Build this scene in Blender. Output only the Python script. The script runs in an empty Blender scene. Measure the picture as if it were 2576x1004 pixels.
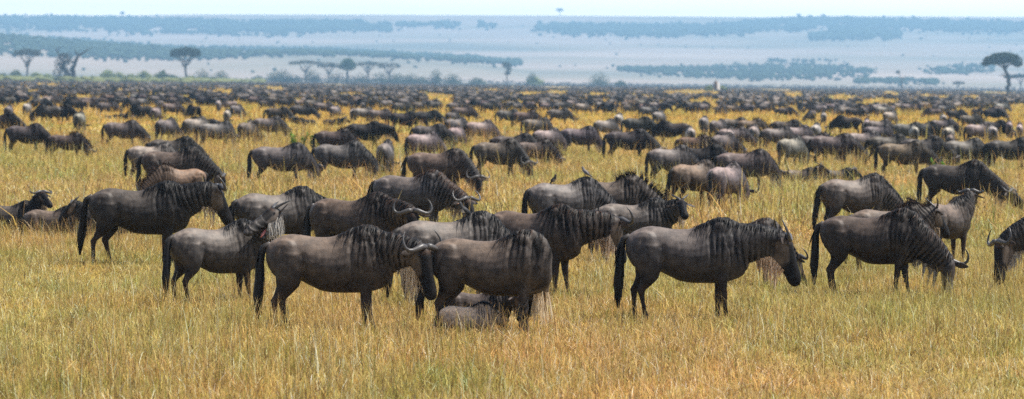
import bpy, math, random
import numpy as np
from mathutils import Vector, Matrix, noise
from mathutils.bvhtree import BVHTree

random.seed(11); rng = np.random.default_rng(11)
R = math.radians
scn = bpy.context.scene
COL = scn.collection

# ------------------------------------------------------------------ camera model
# measured on a 2575 x 1004 view of the photograph: eye 3.1 m above the plain, focal length 7800
CH, FP, CX, CY = 3.1, 7800.0, 1287.5, 502.0
PITCH = math.atan((502 - 205) / FP); ROLL = math.atan(30 / 2575)
Fw = Vector((0, math.cos(PITCH), -math.sin(PITCH)))
U0 = Vector((0, math.sin(PITCH), math.cos(PITCH))); R0 = Vector((1, 0, 0))
Rt = R0 * math.cos(ROLL) + U0 * math.sin(ROLL); Up = U0 * math.cos(ROLL) - R0 * math.sin(ROLL)
EYE = Vector((0, 0, CH))
def ray(x, y): return (Fw + Rt * ((x - CX) / FP) - Up * ((y - CY) / FP)).normalized()
def on_plane(x, y, z=0.0):
    d = ray(x, y); t = (z - CH) / d.z
    return EYE + d * t
def hor(x): return 190 + 30 * x / 2575
def proj(p):
    q = Vector(p) - EYE; w = q.dot(Fw)
    return CX + q.dot(Rt) / w * FP, CY - q.dot(Up) / w * FP

# ------------------------------------------------------------------ bookkeeping
def tag(o, label=None, cat=None, group=None, kind=None):
    if label: o['label'] = label
    if cat: o['category'] = cat
    if group: o['group'] = group
    if kind: o['kind'] = kind
    return o

class MB:
    """collects geometry for one mesh"""
    def __init__(s): s.v = []; s.f = []; s.c = []; s.m = []
    def add(s, verts, faces, col=(1, 1, 1), mat=0):
        b = len(s.v); s.v += [tuple(p) for p in verts]
        s.f += [tuple(i + b for i in f) for f in faces]
        if len(verts) and hasattr(col, '__len__') and len(col) == len(verts) and hasattr(col[0], '__len__'):
            s.c += [tuple(k) for k in col]
        else: s.c += [tuple(col)] * len(verts)
        s.m += [mat] * len(faces)
    def mesh(s, name, mats, smooth=True):
        me = bpy.data.meshes.new(name); me.from_pydata(s.v, [], s.f)
        for m in mats: me.materials.append(m)
        a = me.color_attributes.new('col', 'FLOAT_COLOR', 'POINT')
        buf = np.ones((len(s.v), 4), np.float32)
        if s.c: buf[:, :3] = np.array(s.c, np.float32)[:, :3]
        a.data.foreach_set('color', buf.ravel())
        me.polygons.foreach_set('material_index', s.m)
        me.polygons.foreach_set('use_smooth', [smooth] * len(s.f))
        me.update(); return me
    def obj(s, name, mats, parent=None, smooth=True):
        o = bpy.data.objects.new(name, s.mesh(name, mats, smooth)); COL.objects.link(o)
        if parent: o.parent = parent
        return o

def frame(T, hint=Vector((0, 0, 1))):
    T = T.normalized(); L = hint.cross(T)
    if L.length < 1e-4: L = Vector((0, 1, 0))
    L.normalize(); return T, L, T.cross(L)

def loft(mb, secs, n=16, col=(1, 1, 1), mat=0):
    """secs: (centre, L, V, rl, rv_up, rv_down, narrow_top)"""
    vs = []; fs = []
    for (c, L, V, rl, ru, rd, k) in secs:
        for i in range(n):
            a = 2 * math.pi * i / n; ca, sa = math.cos(a), math.sin(a)
            w = rl * (1 - k * max(0, sa) ** 1.5)
            vs.append(c + L * (ca * w) + V * (sa * (ru if sa > 0 else rd)))
    m = len(secs)
    for j in range(m - 1):
        for i in range(n):
            a = j * n + i; b = j * n + (i + 1) % n
            fs.append((a, b, b + n, a + n))
    vs.append(sum((vs[i] for i in range(n)), Vector()) / n); c0 = len(vs) - 1
    vs.append(sum((vs[(m - 1) * n + i] for i in range(n)), Vector()) / n); c1 = len(vs) - 1
    for i in range(n):
        fs.append((c0, (i + 1) % n, i)); fs.append((c1, (m - 1) * n + i, (m - 1) * n + (i + 1) % n))
    mb.add(vs, fs, col, mat)

def tube(mb, pts, rad, n=8, col=(1, 1, 1), mat=0, hint=Vector((0, 0, 1)), cols=None):
    pts = [Vector(p) for p in pts]; secs = []
    for i, p in enumerate(pts):
        T = pts[min(i + 1, len(pts) - 1)] - pts[max(i - 1, 0)]
        h = hint
        if abs(T.normalized().dot(h)) > .95: h = Vector((1, 0, 0))
        T, L, V = frame(T, h)
        secs.append((p, L, V, rad[i], rad[i], rad[i], 0))
    # keep ring frames consistent
    for i in range(1, len(secs)):
        c, L, V, *r = secs[i]; pL = secs[i - 1][1]; T = L.cross(V)
        L2 = (pL - T * pL.dot(T))
        if L2.length > 1e-4:
            L2.normalize(); secs[i] = (c, L2, T.cross(L2), *r)
    b = len(mb.v)
    loft(mb, secs, n, col, mat)
    if cols:
        for j in range(len(secs)):
            for i in range(n): mb.c[b + j * n + i] = cols[j]

def ellipsoid(mb, c, r, rot=None, nu=12, nv=8, col=(1, 1, 1), mat=0):
    vs = []; fs = []
    for j in range(nv + 1):
        p = math.pi * j / nv
        for i in range(nu):
            t = 2 * math.pi * i / nu
            q = Vector((math.sin(p) * math.cos(t) * r[0], math.sin(p) * math.sin(t) * r[1], math.cos(p) * r[2]))
            if rot: q = rot @ q
            vs.append(Vector(c) + q)
    for j in range(nv):
        for i in range(nu):
            a = j * nu + i; b = j * nu + (i + 1) % nu
            if j == 0: fs.append((a, a + nu, b + nu))
            elif j == nv - 1: fs.append((a, a + nu, b))
            else: fs.append((a, a + nu, b + nu, b))
    # merge poles
    vs2 = [vs[0]] + vs[nu:nv * nu] + [vs[nv * nu]]
    def mp(i):
        if i < nu: return 0
        if i >= nv * nu: return len(vs2) - 1
        return i - nu + 1
    fs2 = []
    for f in fs:
        g = []
        for i in f:
            k = mp(i)
            if k not in g: g.append(k)
        if len(g) > 2: fs2.append(tuple(g))
    mb.add(vs2, fs2, col, mat)

def ribbon(mb, pts, w, nrm, col0, col1=None):
    """tapered flat strand through pts; nrm = list of facing normals or one"""
    col1 = col1 or col0; n = len(pts); vs = []; cs = []
    for i, p in enumerate(pts):
        T = (pts[min(i + 1, n - 1)] - pts[max(i - 1, 0)])
        N = nrm[i] if isinstance(nrm, list) else nrm
        S = T.cross(N)
        if S.length < 1e-6: S = Vector((1, 0, 0))
        S.normalize(); f = i / (n - 1)
        ww = w * (1 - f ** 2) * .5 + .0008
        if i == 0: ww *= .8
        c = tuple(col0[k] * (1 - f) + col1[k] * f for k in range(3))
        vs += [p - S * ww, p + S * ww]; cs += [c, c]
    fs = [(2 * i, 2 * i + 1, 2 * i + 3, 2 * i + 2) for i in range(n - 1)]
    mb.add(vs, fs, cs)

# ------------------------------------------------------------------ materials
def new_mat(name):
    m = bpy.data.materials.new(name); m.use_nodes = True
    nt = m.node_tree; b = nt.nodes['Principled BSDF']; return m, nt, b
def N(nt, t, **kw):
    n = nt.nodes.new(t)
    for k, v in kw.items():
        if k.startswith('i_'):
            n.inputs[k[2:].replace('_', ' ')].default_value = v
        else: setattr(n, k, v)
    return n
def mixc(nt, mode, fac, a, b):
    n = nt.nodes.new('ShaderNodeMix'); n.data_type = 'RGBA'; n.blend_type = mode; n.clamp_factor = True
    for s, v in ((n.inputs[0], fac), (n.inputs[6], a), (n.inputs[7], b)):
        if hasattr(v, 'is_linked') or hasattr(v, 'links'): nt.links.new(v, s)
        else: s.default_value = v
    return n.outputs[2]
def ramp(nt, fac, stops):
    n = nt.nodes.new('ShaderNodeValToRGB'); nt.links.new(fac, n.inputs[0])
    el = n.color_ramp.elements
    while len(el) < len(stops): el.new(.5)
    for e, (p, c) in zip(el, stops): e.position = p; e.color = (*c, 1) if len(c) == 3 else c
    return n.outputs[0]

def mat_coat():
    m, nt, b = new_mat('wildebeest coat')
    at = N(nt, 'ShaderNodeAttribute', attribute_name='col')
    oi = N(nt, 'ShaderNodeObjectInfo'); tc = N(nt, 'ShaderNodeTexCoord')
    n1 = N(nt, 'ShaderNodeTexNoise', i_Scale=9.0, i_Detail=5.0)
    n2 = N(nt, 'ShaderNodeTexNoise', i_Scale=85.0, i_Detail=3.0)
    mp = N(nt, 'ShaderNodeMapping'); mp.inputs['Scale'].default_value = (1.6, 1.6, .45)
    nt.links.new(tc.outputs['Object'], mp.inputs[0])
    nt.links.new(tc.outputs['Object'], n1.inputs['Vector']); nt.links.new(mp.outputs[0], n2.inputs['Vector'])
    c = mixc(nt, 'MULTIPLY', 1.0, at.outputs['Color'], oi.outputs['Color'])
    r1 = ramp(nt, n1.outputs[0], [(.3, (.58, .58, .60)), (.7, (1.45, 1.40, 1.34))])
    c = mixc(nt, 'MULTIPLY', 1.0, c, r1)
    r2 = ramp(nt, n2.outputs[0], [(.3, (.62, .62, .62)), (.7, (1.38, 1.38, 1.38))])
    c = mixc(nt, 'MULTIPLY', 1.0, c, r2)
    nt.links.new(c, b.inputs['Base Color'])
    b.inputs['Roughness'].default_value = .56
    bw = N(nt, 'ShaderNodeRGBToBW'); nt.links.new(c, bw.inputs[0])
    mrr = N(nt, 'ShaderNodeMapRange'); mrr.inputs['From Min'].default_value = .006; mrr.inputs['From Max'].default_value = .07; mrr.inputs['To Min'].default_value = .07; mrr.inputs['To Max'].default_value = .26
    nt.links.new(bw.outputs[0], mrr.inputs['Value']); nt.links.new(mrr.outputs[0], b.inputs['Specular IOR Level'])
    b.inputs['Sheen Weight'].default_value = .0; b.inputs['Sheen Roughness'].default_value = .4
    bp = N(nt, 'ShaderNodeBump', i_Strength=.22, i_Distance=.008)
    nt.links.new(n2.outputs[0], bp.inputs['Height']); nt.links.new(bp.outputs[0], b.inputs['Normal'])
    return m
def mat_attr(name, rough=.6, spec=.4, trans=0.0, tint=False, bump=None):
    m, nt, b = new_mat(name)
    at = N(nt, 'ShaderNodeAttribute', attribute_name='col'); c = at.outputs['Color']
    if tint:
        oi = N(nt, 'ShaderNodeObjectInfo'); c = mixc(nt, 'MULTIPLY', 1.0, c, oi.outputs['Color'])
    nt.links.new(c, b.inputs['Base Color']); b.inputs['Roughness'].default_value = rough
    b.inputs['Specular IOR Level'].default_value = spec
    if bump:
        tc = N(nt, 'ShaderNodeTexCoord'); n = N(nt, 'ShaderNodeTexNoise', i_Scale=bump, i_Detail=4.0)
        nt.links.new(tc.outputs['Object'], n.inputs['Vector'])
        bp = N(nt, 'ShaderNodeBump', i_Strength=.6, i_Distance=.05)
        nt.links.new(n.outputs[0], bp.inputs['Height']); nt.links.new(bp.outputs[0], b.inputs['Normal'])
    if trans:
        out = nt.nodes['Material Output']; tr = N(nt, 'ShaderNodeBsdfTranslucent'); mx = N(nt, 'ShaderNodeMixShader')
        mx.inputs[0].default_value = trans; nt.links.new(c, tr.inputs[0])
        nt.links.new(b.outputs[0], mx.inputs[1]); nt.links.new(tr.outputs[0], mx.inputs[2]); nt.links.new(mx.outputs[0], out.inputs[0])
    return m
M_COAT = mat_coat()
M_HAIR = mat_attr('hair', .55, .18, .1)
M_BEARD = mat_attr('beard hair', .5, .4, .35)
M_HORN = mat_attr('horn', .42, .38)
M_EYE = mat_attr('eye', .1, .6)
M_BARK = mat_attr('bark', .9, .2, bump=3.0)
M_LEAF = mat_attr('leaves', .7, .2, .25)
M_FEATHER = mat_attr('feathers', .6, .3)
M_ROCK = mat_attr('earth mound', .95, .1, bump=2.0)

# ------------------------------------------------------------------ wildebeest
TORSO = [(-.775, 1.08, .93, .07, 0), (-.74, 1.145, .84, .135, 0), (-.67, 1.195, .74, .185, .1), (-.56, 1.245, .68, .215, .2),
         (-.44, 1.272, .675, .222, .3), (-.32, 1.262, .66, .225, .3), (-.20, 1.24, .605, .24, .3), (-.06, 1.228, .545, .258, .3), (.06, 1.235, .525, .262, .3), (.17, 1.27, .52, .258, .35),
         (.28, 1.325, .52, .25, .42), (.40, 1.385, .52, .235, .5), (.50, 1.405, .53, .225, .55), (.60, 1.39, .545, .205, .55),
         (.70, 1.33, .58, .175, .45), (.79, 1.24, .64, .13, .3), (.84, 1.14, .75, .07, 0)]
HIND = [(-.48, 1.02, .21, .10), (-.475, .86, .21, .11), (-.45, .72, .17, .10), (-.475, .60, .125, .076), (-.54, .50, .085, .056),
        (-.605, .425, .062, .045), (-.60, .36, .046, .037), (-.585, .25, .036, .032), (-.57, .15, .033, .030), (-.555, .09, .035, .032), (-.54, .045, .038, .036), (-.525, .0, .05, .042)]
FORE = [(.50, 1.0, .16, .08), (.52, .82, .145, .08), (.52, .68, .10, .065), (.51, .56, .075, .058), (.51, .46, .058, .047), (.512, .375, .053, .045),
        (.512, .31, .042, .037), (.515, .2, .034, .031), (.52, .125, .033, .030), (.53, .08, .035, .033), (.545, .04, .038, .036), (.56, 0, .05, .042)]
HEAD = [(-.07, .05, .08, .05), (-.03, .095, .14, .085), (.05, .125, .19, .10), (.12, .128, .205, .102), (.19, .118, .195, .090),
        (.27, .108, .16, .078), (.36, .102, .125, .068), (.44, .098, .105, .066), (.51, .092, .10, .076), (.565, .076, .088, .076), (.61, .05, .065, .06), (.63, .02, .03, .03)]

def rodr(v, k, a): return Matrix.Rotation(a, 3, k) @ v

def bez(p0, p1, p2, p3, t):
    u = 1 - t
    return p0 * u ** 3 + p1 * 3 * u * u * t + p2 * 3 * u * t * t + p3 * t ** 3

POSES = {  # poll position, head direction
    'stand': ((1.23, 0, 1.11), (.36, 0, -.93)), 'graze': ((1.20, 0, .62), (-.05, 0, -1)), 'low': ((1.27, 0, .90), (.45, 0, -.89)),
    'up': ((1.12, 0, 1.42), (.75, 0, -.6)), 'graze2': ((1.26, 0, .56), (-.28, 0, -.96)),
}

class Beest:
    def __init__(s, poll=(1.22, 0, 1.17), head=(.36, 0, -.93), dorsal=None, swing=(0, 0, 0, 0), lie=False, voxel=.02, tail=0.0,
                 hair=1.0, seed=0, coat='grey', horn=1.0, slim=1.0, mane_up=False, beard=1.0, jaw=0.0, reset=None, hsz=1.07, blen=1.0, bside=None, beardcol=(.52, .42, .30), mane_red=0.0):
        s.rg = random.Random(seed); s.lie = lie; s.blen = blen; s.hsz = hsz; s.bside = bside; dz = -.43 if lie else 0
        s.dz = dz; s.voxel = voxel; s.seed = seed; s.coat = coat
        P = Vector(poll); H = Vector(head).normalized(); s.P, s.H = P, H
        s.N0 = Vector((.50, 0, 1.04 + dz))
        toP = P - s.N0
        endT = (toP.normalized() * 1.0 + H * .35).normalized()
        L0 = toP.length
        s.B = (s.N0, s.N0 + Vector((.28, 0, .05 if toP.z > -.2 else -.02)) * min(1, L0 / .6), P - endT * .3 * L0, P)
        # head frame: dorsal = face direction side
        if dorsal is None:
            hor_ = Vector((H.x, H.y, 0)) if H.z > -.97 else Vector((toP.x, toP.y, 0))
            if hor_.length < .05: hor_ = Vector((toP.x, toP.y, 0))
            dorsal = hor_.normalized() + Vector((0, 0, 1.2))
        D = Vector(dorsal); D = (D - H * D.dot(H)).normalized()
        s.D = D; s.Lh = D.cross(H).normalized()   # left-ish of the head
        mb = MB()
        # torso
        X, Y, Z = Vector((1, 0, 0)), Vector((0, 1, 0)), Vector((0, 0, 1))
        secs = []
        for (x, zt, zb, hw, k) in TORSO:
            if lie: zb = max(zb + dz, .02) - dz
            zm = zb + (zt - zb) * .48
            secs.append((Vector((x, 0, zm + dz)), Y, Z, hw * slim, zt - zm, zm - zb, k))
        loft(mb, secs, 20)
        for sg in (-1, 1):
            ellipsoid(mb, (-.51, sg * .115, .93 + dz), (.225, .13 * slim, .28))
            ellipsoid(mb, (.50, sg * .125, .93 + dz), (.155, .105, .30), Matrix.Rotation(R(-14), 3, 'Y'))
            ellipsoid(mb, (.66, sg * .09, .80 + dz), (.12, .085, .13))
            ellipsoid(mb, (.46, sg * .10, 1.22 + dz), (.12, .07, .12))
        # neck
        secs = []; s.neck = []
        for i in range(11):
            t = i / 10; c = bez(*s.B, t); T = bez(*s.B, min(1, t + .02)) - bez(*s.B, max(0, t - .02))
            hint = Vector((0, 0, 1)) if abs(T.normalized().z) < .97 else Vector((-1, 0, 0))
            T, L, V = frame(T, hint)
            e = t ** .9
            ru = .29 * (1 - e) + .11 * e; rd = .38 * (1 - e) + .235 * e; w = .20 * (1 - e) + .10 * e
            secs.append((c, L, V, w * slim, ru, rd, .35)); s.neck.append((c, T, L, V, ru, rd))
        loft(mb, secs, 18)
        # head
        secs = []
        for (d, ru, rd, w) in HEAD:
            d, ru, rd, w = d * hsz, ru * hsz, rd * hsz, w * hsz
            j = jaw if d > .2 else 0
            secs.append((P + H * d, s.Lh, D, w, ru, rd * (1 - .45 * bool(j)), .12))
        loft(mb, secs, 16)
        if jaw:
            JH = rodr(H, s.Lh, jaw); j0 = P + H * .14 - D * .09
            if (JH - H).dot(D) > 0: JH = rodr(H, s.Lh, -jaw)
            JD = (D - JH * D.dot(JH)).normalized(); s.jaw = (j0, JH, JD)
            loft(mb, [(j0 + JH * d, s.Lh, JD, w, h, h, 0) for d, w, h in ((-.06, .05, .05), (.02, .06, .06), (.14, .05, .04), (.26, .042, .03), (.33, .045, .028), (.37, .03, .02))], 12)
        for sg in (-1, 1):   # brow, cheek, nostril bulges
            ellipsoid(mb, P + H * .085 + D * .055 + s.Lh * (sg * .078), (.042, .036, .036), nu=8, nv=6)
            ellipsoid(mb, P + H * .50 + D * .035 + s.Lh * (sg * .042), (.035, .03, .035), nu=8, nv=6)
        # legs
        s.feet = []
        for k, (chain, sg) in enumerate(((HIND, 1), (HIND, -1), (FORE, 1), (FORE, -1))):
            if lie:
                if chain is HIND: pts = [(-.45, .50, .19, .1), (-.30, .33, .15, .09), (-.08, .18, .09, .07), (-.2, .08, .06, .05), (-.45, .06, .045, .04), (-.6, .05, .035, .03)]
                else: pts = [(.5, .5, .15, .08), (.62, .3, .11, .07), (.76, .12, .07, .055), (.66, .06, .05, .04), (.45, .05, .035, .03), (.36, .05, .03, .03)]
                secs = [(Vector((x, sg * (.15 + .1 * i / 5), z)), Vector((0, 1, 0)), Vector((1, 0, 0)), ry, rx, rx, 0) for i, (x, z, rx, ry) in enumerate(pts)]
                mb2 = [(p[0],) + p[1:] for p in secs]
                for i in range(len(secs)):
                    a = secs[max(i - 1, 0)][0]; b_ = secs[min(i + 1, len(secs) - 1)][0]
                    T, L, V = frame(b_ - a, Vector((0, 1, 0)) if True else None)
                    secs[i] = (secs[i][0], Vector((0, 1, 0)), T.cross(Vector((0, 1, 0))).normalized(), secs[i][3], secs[i][4] * .8, secs[i][4] * .8, 0)
                loft(mb, secs, 12); continue
            secs = []; sw = swing[k]; z0 = chain[0][1]
            for (x, z, rx, ry) in chain:
                f = max(0, (.95 - z) / .95)
                bend = math.sin(f * math.pi) * .04 * (-1 if sw > 0 and chain is FORE else 0)
                yy = sg * (.145 if chain is HIND else .125) * (1 - .12 * f)
                secs.append((Vector((x + sw * f + bend, yy, z + abs(sw) * .12 * f * 0)), Y, X, ry, rx, rx, 0))
            s.feet.append(secs[-1][0]); loft(mb, secs[::-1], 12)
        # voxel union into one continuous skin
        me = mb.mesh('skin', []); ob = bpy.data.objects.new('skin', me); COL.objects.link(ob)
        rm = ob.modifiers.new('r', 'REMESH'); rm.mode = 'VOXEL'; rm.voxel_size = voxel; rm.use_smooth_shade = True
        sm = ob.modifiers.new('s', 'SMOOTH'); sm.factor = .5; sm.iterations = 4 if voxel < .03 else 2
        dg = bpy.context.evaluated_depsgraph_get(); em = ob.evaluated_get(dg).to_mesh()
        co = np.empty(len(em.vertices) * 3, np.float32); em.vertices.foreach_get('co', co); co = co.reshape(-1, 3).astype(float)
        nr = np.empty(len(em.vertices) * 3, np.float32); em.vertices.foreach_get('normal', nr); nr = nr.reshape(-1, 3).astype(float)
        faces = [tuple(p.vertices) for p in em.polygons]
        ob.evaluated_get(dg).to_mesh_clear(); bpy.data.objects.remove(ob, do_unlink=True); bpy.data.meshes.remove(me)
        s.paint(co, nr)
        co = co + nr * s.disp[:, None]
        s.co, s.faces = co, faces
        s.bvh = BVHTree.FromPolygons([Vector(c) for c in co], faces)
        s.hair = hair; s.hornk = horn; s.tailk = tail; s.mane_up = mane_up; s.beardk = beard; s.jawk = jaw
        s.beardcol = beardcol; s.mane_red = mane_red

    def paint(s, co, nr):
        """coat markings: pale back with painted-in sun highlight, dark brindle bars over shoulder and neck, black face, brown legs"""
        rg = s.rg; ph = rg.uniform(0, 6)
        x, y, z = co[:, 0], co[:, 1], co[:, 2] - s.dz
        # neck coordinate
        ts = np.linspace(0, 1, 40); nb = np.array([bez(*s.B, t) for t in ts])
        d2 = ((co[:, None, :] - nb[None]) ** 2).sum(2); it = d2.argmin(1); dn = np.sqrt(d2.min(1)); tn = ts[it]
        P = np.array(s.P); H = np.array(s.H); D = np.array(s.D)
        rel = co - P; hs = rel @ H; hd = rel @ D; hl = np.linalg.norm(rel - hs[:, None] * H, axis=1)
        head = np.clip((hs + .02) / .06, 0, 1) * (hl < .24) * (hs < .7) * (tn > .9)
        necklen = (s.P - s.N0).length
        lng = np.where(tn > .02, .5 + tn * necklen, x)      # coordinate running along trunk then neck
        ac = np.where(tn > .02, dn, np.abs(z - 1.0))
        n1 = np.sin(lng * 9 + z * 5 + ph) + .6 * np.sin(z * 13 + y * 6 + ph * 2) + .4 * np.sin(lng * 31 - z * 7)
        st = np.sin(lng * 2 * np.pi / .078 + n1 * .9 + 1.1 * np.sin(z * 6 + ph))
        st2 = np.sin(lng * 2 * np.pi / .041 + n1 * 1.7 + ph)
        bar = np.clip(st * 1.1 + st2 * .6 + .35 * np.sin(z * 17 + lng * 11 + ph), -1, 1)
        upper = np.clip((z - .68) / .25, 0, 1) if not s.lie else np.ones_like(z)
        upper = np.where(tn > .25, 1, upper)
        front = np.clip((lng - .12) / .28, 0, 1)
        barw = front * upper * (1 - head) * (.75 + .25 * np.sin(z * 9 + lng * 4 + ph))
        base = {'grey': (.046, .041, .038), 'dark': (.023, .0205, .019), 'brown': (.045, .036, .030), 'pale': (.078, .068, .061), 'calf': (.11, .075, .05)}[s.coat]
        base = np.array(base)
        c = np.ones((len(co), 3)) * base
        saddle_highlight = np.clip((nr[:, 2] - .1) / .8, 0, 1) * np.clip((.55 - x) / .5, 0, 1)  # upward-facing back: paler coat plus sun highlight painted into the colour
        c = c * (1 + saddle_highlight[:, None] * np.array((2.4, 2.1, 1.75)))
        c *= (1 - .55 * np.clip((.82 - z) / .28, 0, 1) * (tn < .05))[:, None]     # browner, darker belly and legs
        leg = np.clip((.62 - z) / .2, 0, 1) * (tn < .05) * (0 if s.lie else 1)
        c = c * (1 - leg[:, None]) + leg[:, None] * np.array((.027, .019, .015)) * (1.4 if s.coat == 'brown' else 1)
        hoof = np.clip((.05 - z) / .02, 0, 1) * (0 if s.lie else 1); c = c * (1 - hoof[:, None]) + hoof[:, None] * .012
        dark = base * .12
        bb = np.clip(bar * 1.2 + .2, 0, 1) * barw
        fr2 = front * np.clip((z - .8) / .4, 0, 1) * (1 - head) * .12
        c = c * (1 - fr2[:, None]) + dark * fr2[:, None]
        c = c * (1 + .35 * barw * np.clip(-bar, 0, 1))[:, None]; c = c * (1 - bb[:, None] * .95) + dark * bb[:, None] * .95
        # face: black blaze down the front and muzzle, grey-brown cheeks
        face = head * np.clip((hd - .045 + (hs - .1) * .25) / .03, 0, 1)
        muzzle = head * np.clip((hs - .30) / .08, 0, 1)
        fm = np.clip(face + muzzle, 0, 1)
        cheek = head * (1 - fm)
        c = c * (1 - cheek[:, None] * .6) + cheek[:, None] * .6 * np.array((.10, .078, .06))
        c = c * (1 - fm[:, None]) + fm[:, None] * np.array((.011, .0095, .009))
        brow = head * np.clip(1 - np.abs(hs - .07) / .05, 0, 1) * np.clip((hd - .06) / .04, 0, 1)
        c = c * (1 - brow[:, None] * .5) + brow[:, None] * .5 * np.array((.09, .05, .03))
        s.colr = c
        rib = np.sin(x * 2 * np.pi / .085 + z * 3) * np.clip(1 - np.abs(x + .02) / .28, 0, 1) * np.clip(1 - np.abs(z - .88) / .22, 0, 1)
        s.disp = -bar * barw * .0075 * (1 if s.voxel < .03 else .6) + rib * .0022
        lump = .006 * (np.sin(x * 8 + y * 5 + ph) * np.sin(z * 9 + ph * 1.3))
        def groove(pts, depth, wid):
            best = np.full(len(x), 9.0)
            for (a, b), (c_, d_) in zip(pts, pts[1:]):
                L2 = (c_ - a) ** 2 + (d_ - b) ** 2; t = np.clip(((x - a) * (c_ - a) + (z - b) * (d_ - b)) / L2, 0, 1)
                best = np.minimum(best, np.hypot(x - a - t * (c_ - a), z - b - t * (d_ - b)))
            return -depth * np.exp(-(best / wid) ** 2) * (tn < .3) * np.clip(np.abs(y) / .06, 0, 1)
        s.disp = s.disp + lump * (tn < .5) + groove([(-.30, .62), (-.27, .82), (-.29, 1.0)], .020, .035) + groove([(.34, .60), (.35, .85), (.30, 1.12), (.36, 1.30)], .018, .03) \
            + groove([(-.66, .72), (-.62, .95), (-.56, 1.1)], .016, .025) + groove([(.60, .62), (.62, .85), (.66, 1.05), (.60, 1.25)], .014, .025)

    def surf(s, p, off=.008):
        h = s.bvh.find_nearest(p)
        if h[0] is None: return p, Vector((0, 0, 1))
        n = h[1]
        if (p - h[0]).dot(n) < off: p = h[0] + n * off
        return p, n

    def body_mesh(s, lowpoly=False):
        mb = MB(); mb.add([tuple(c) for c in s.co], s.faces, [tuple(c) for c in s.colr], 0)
        P, H, D, L = s.P, s.H, s.D, s.Lh
        for sg in (-1, 1):   # ears, leaf shaped, drooping out and back
            e0 = P + L * (sg * .085) + D * .015 + H * .01
            dr = (L * sg * 1.0 - D * .28 + H * .12).normalized()
            if s.jawk: dr = (L * sg * .5 - H * .55 + D * .3).normalized()
            T, W, V = frame(dr, D)
            secs = []
            for f, w, th in ((0, .022, .018), (.05, .038, .014), (.1, .050, .011), (.15, .045, .009), (.20, .026, .007), (.235, .004, .003)):
                secs.append((e0 + dr * f - H * 0 + H * (.0), W if abs(W.dot(H)) > .3 else W, V, w, th, th, 0))
            loft(mb, secs, 10, tuple(k * .8 for k in (.07, .055, .046)), 0)
            ellipsoid(mb, P + H * .10 + D * .06 + L * (sg * .108), (.017, .017, .017), nu=8, nv=6, col=(.01, .008, .007), mat=1)
        return mb

    def horn_mesh(s, sg):
        P, H, D, L = s.P, s.H, s.D, s.Lh; k = s.hornk * (1.06 if s.hornk >= 1 else 1); mb = MB()
        ctrl = [(.012, .105, -.005, .040), (.07, .112, -.002, .046), (.13, .10, .018, .041), (.19, .085, .034, .034), (.245, .072, .03, .029), (.285, .066, -.005, .025),
                (.30, .066, -.06, .021), (.292, .066, -.115, .016), (.268, .066, -.165, .011), (.238, .066, -.205, .005), (.225, .066, -.22, .0015)]
        if k < .8:  # young: straighter spikes
            ctrl = [(.03, .10, -.01, .028), (.06, .11, -.05, .025), (.10, .115, -.10, .022), (.14, .115, -.16, .017), (.17, .11, -.22, .011), (.18, .105, -.27, .003)]
            k = 1
        pts = [P + L * (sg * a * (k if i > 1 else 1)) + D * b + H * (c * k) for i, (a, b, c, r) in enumerate(ctrl)]
        cols = [(.075 - .06 * (i / len(ctrl)),) * 3 for i in range(len(ctrl))]
        cols = [(c[0] * 1.05, c[1] * .95, c[2] * .88) for c in cols]
        tube(mb, pts, [c[3] * .92 for c in ctrl], 10, cols=cols); return mb

    def mane_mesh(s):
        rg = s.rg; mb = MB(); n = int(520 * s.hair)
        for i in range(n):
            u = rg.random()
            if u < .3:
                c = Vector((.16 + .42 * (u / .3), 0, 1.0 + s.dz)); V = Vector((0, 0, 1)); T = Vector((1, 0, 0))
            else:
                t = .12 + .86 * (u - .3) / .7; k = min(10, int(t * 10)); c, T, L, V, *_ = s.neck[k]
                c = bez(*s.B, t)
            hit = s.bvh.ray_cast(c, V, .6)
            if hit[0] is None: continue
            p = hit[0].copy(); sd = -1 if rg.random() < .6 else 1
            if s.mane_up: sd = rg.choice((-1, 1))
            S = V.cross(T).normalized() * sd
            p = p - V * .006 + S * rg.uniform(-.02, .03); ln = rg.uniform(.06, .16) * (.9 if s.mane_up else 1) + (.15 if rg.random() < .14 else 0)
            d = (V * (.08 if not s.mane_up else 2.2) + S * rg.uniform(.5, 1.1) - T * rg.uniform(-.1, .6)).normalized()
            pts = [p - V * .012]; nr = [V]; q = p
            for j in range(5):
                q = q + d * (ln / 5)
                if not (s.mane_up and j < 4): q, nn = s.surf(q, .006 + .004 * rg.random())
                else: nn = S
                pts.append(q.copy()); nr.append(nn)
                d = (d + Vector((0, 0, -1)) * (.55 if not s.mane_up else .25) + S * .1).normalized()
            g = rg.uniform(.5, 1.4); base = (.010 * g, .0085 * g, .008 * g)
            if rg.random() < s.mane_red: base = (.055 * g, .028 * g, .016 * g)
            if rg.random() < .05: base = (.09, .08, .07)
            ribbon(mb, pts, rg.uniform(.006, .012) / max(.45, s.hair) ** .5, nr, base)
        return mb

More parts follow.
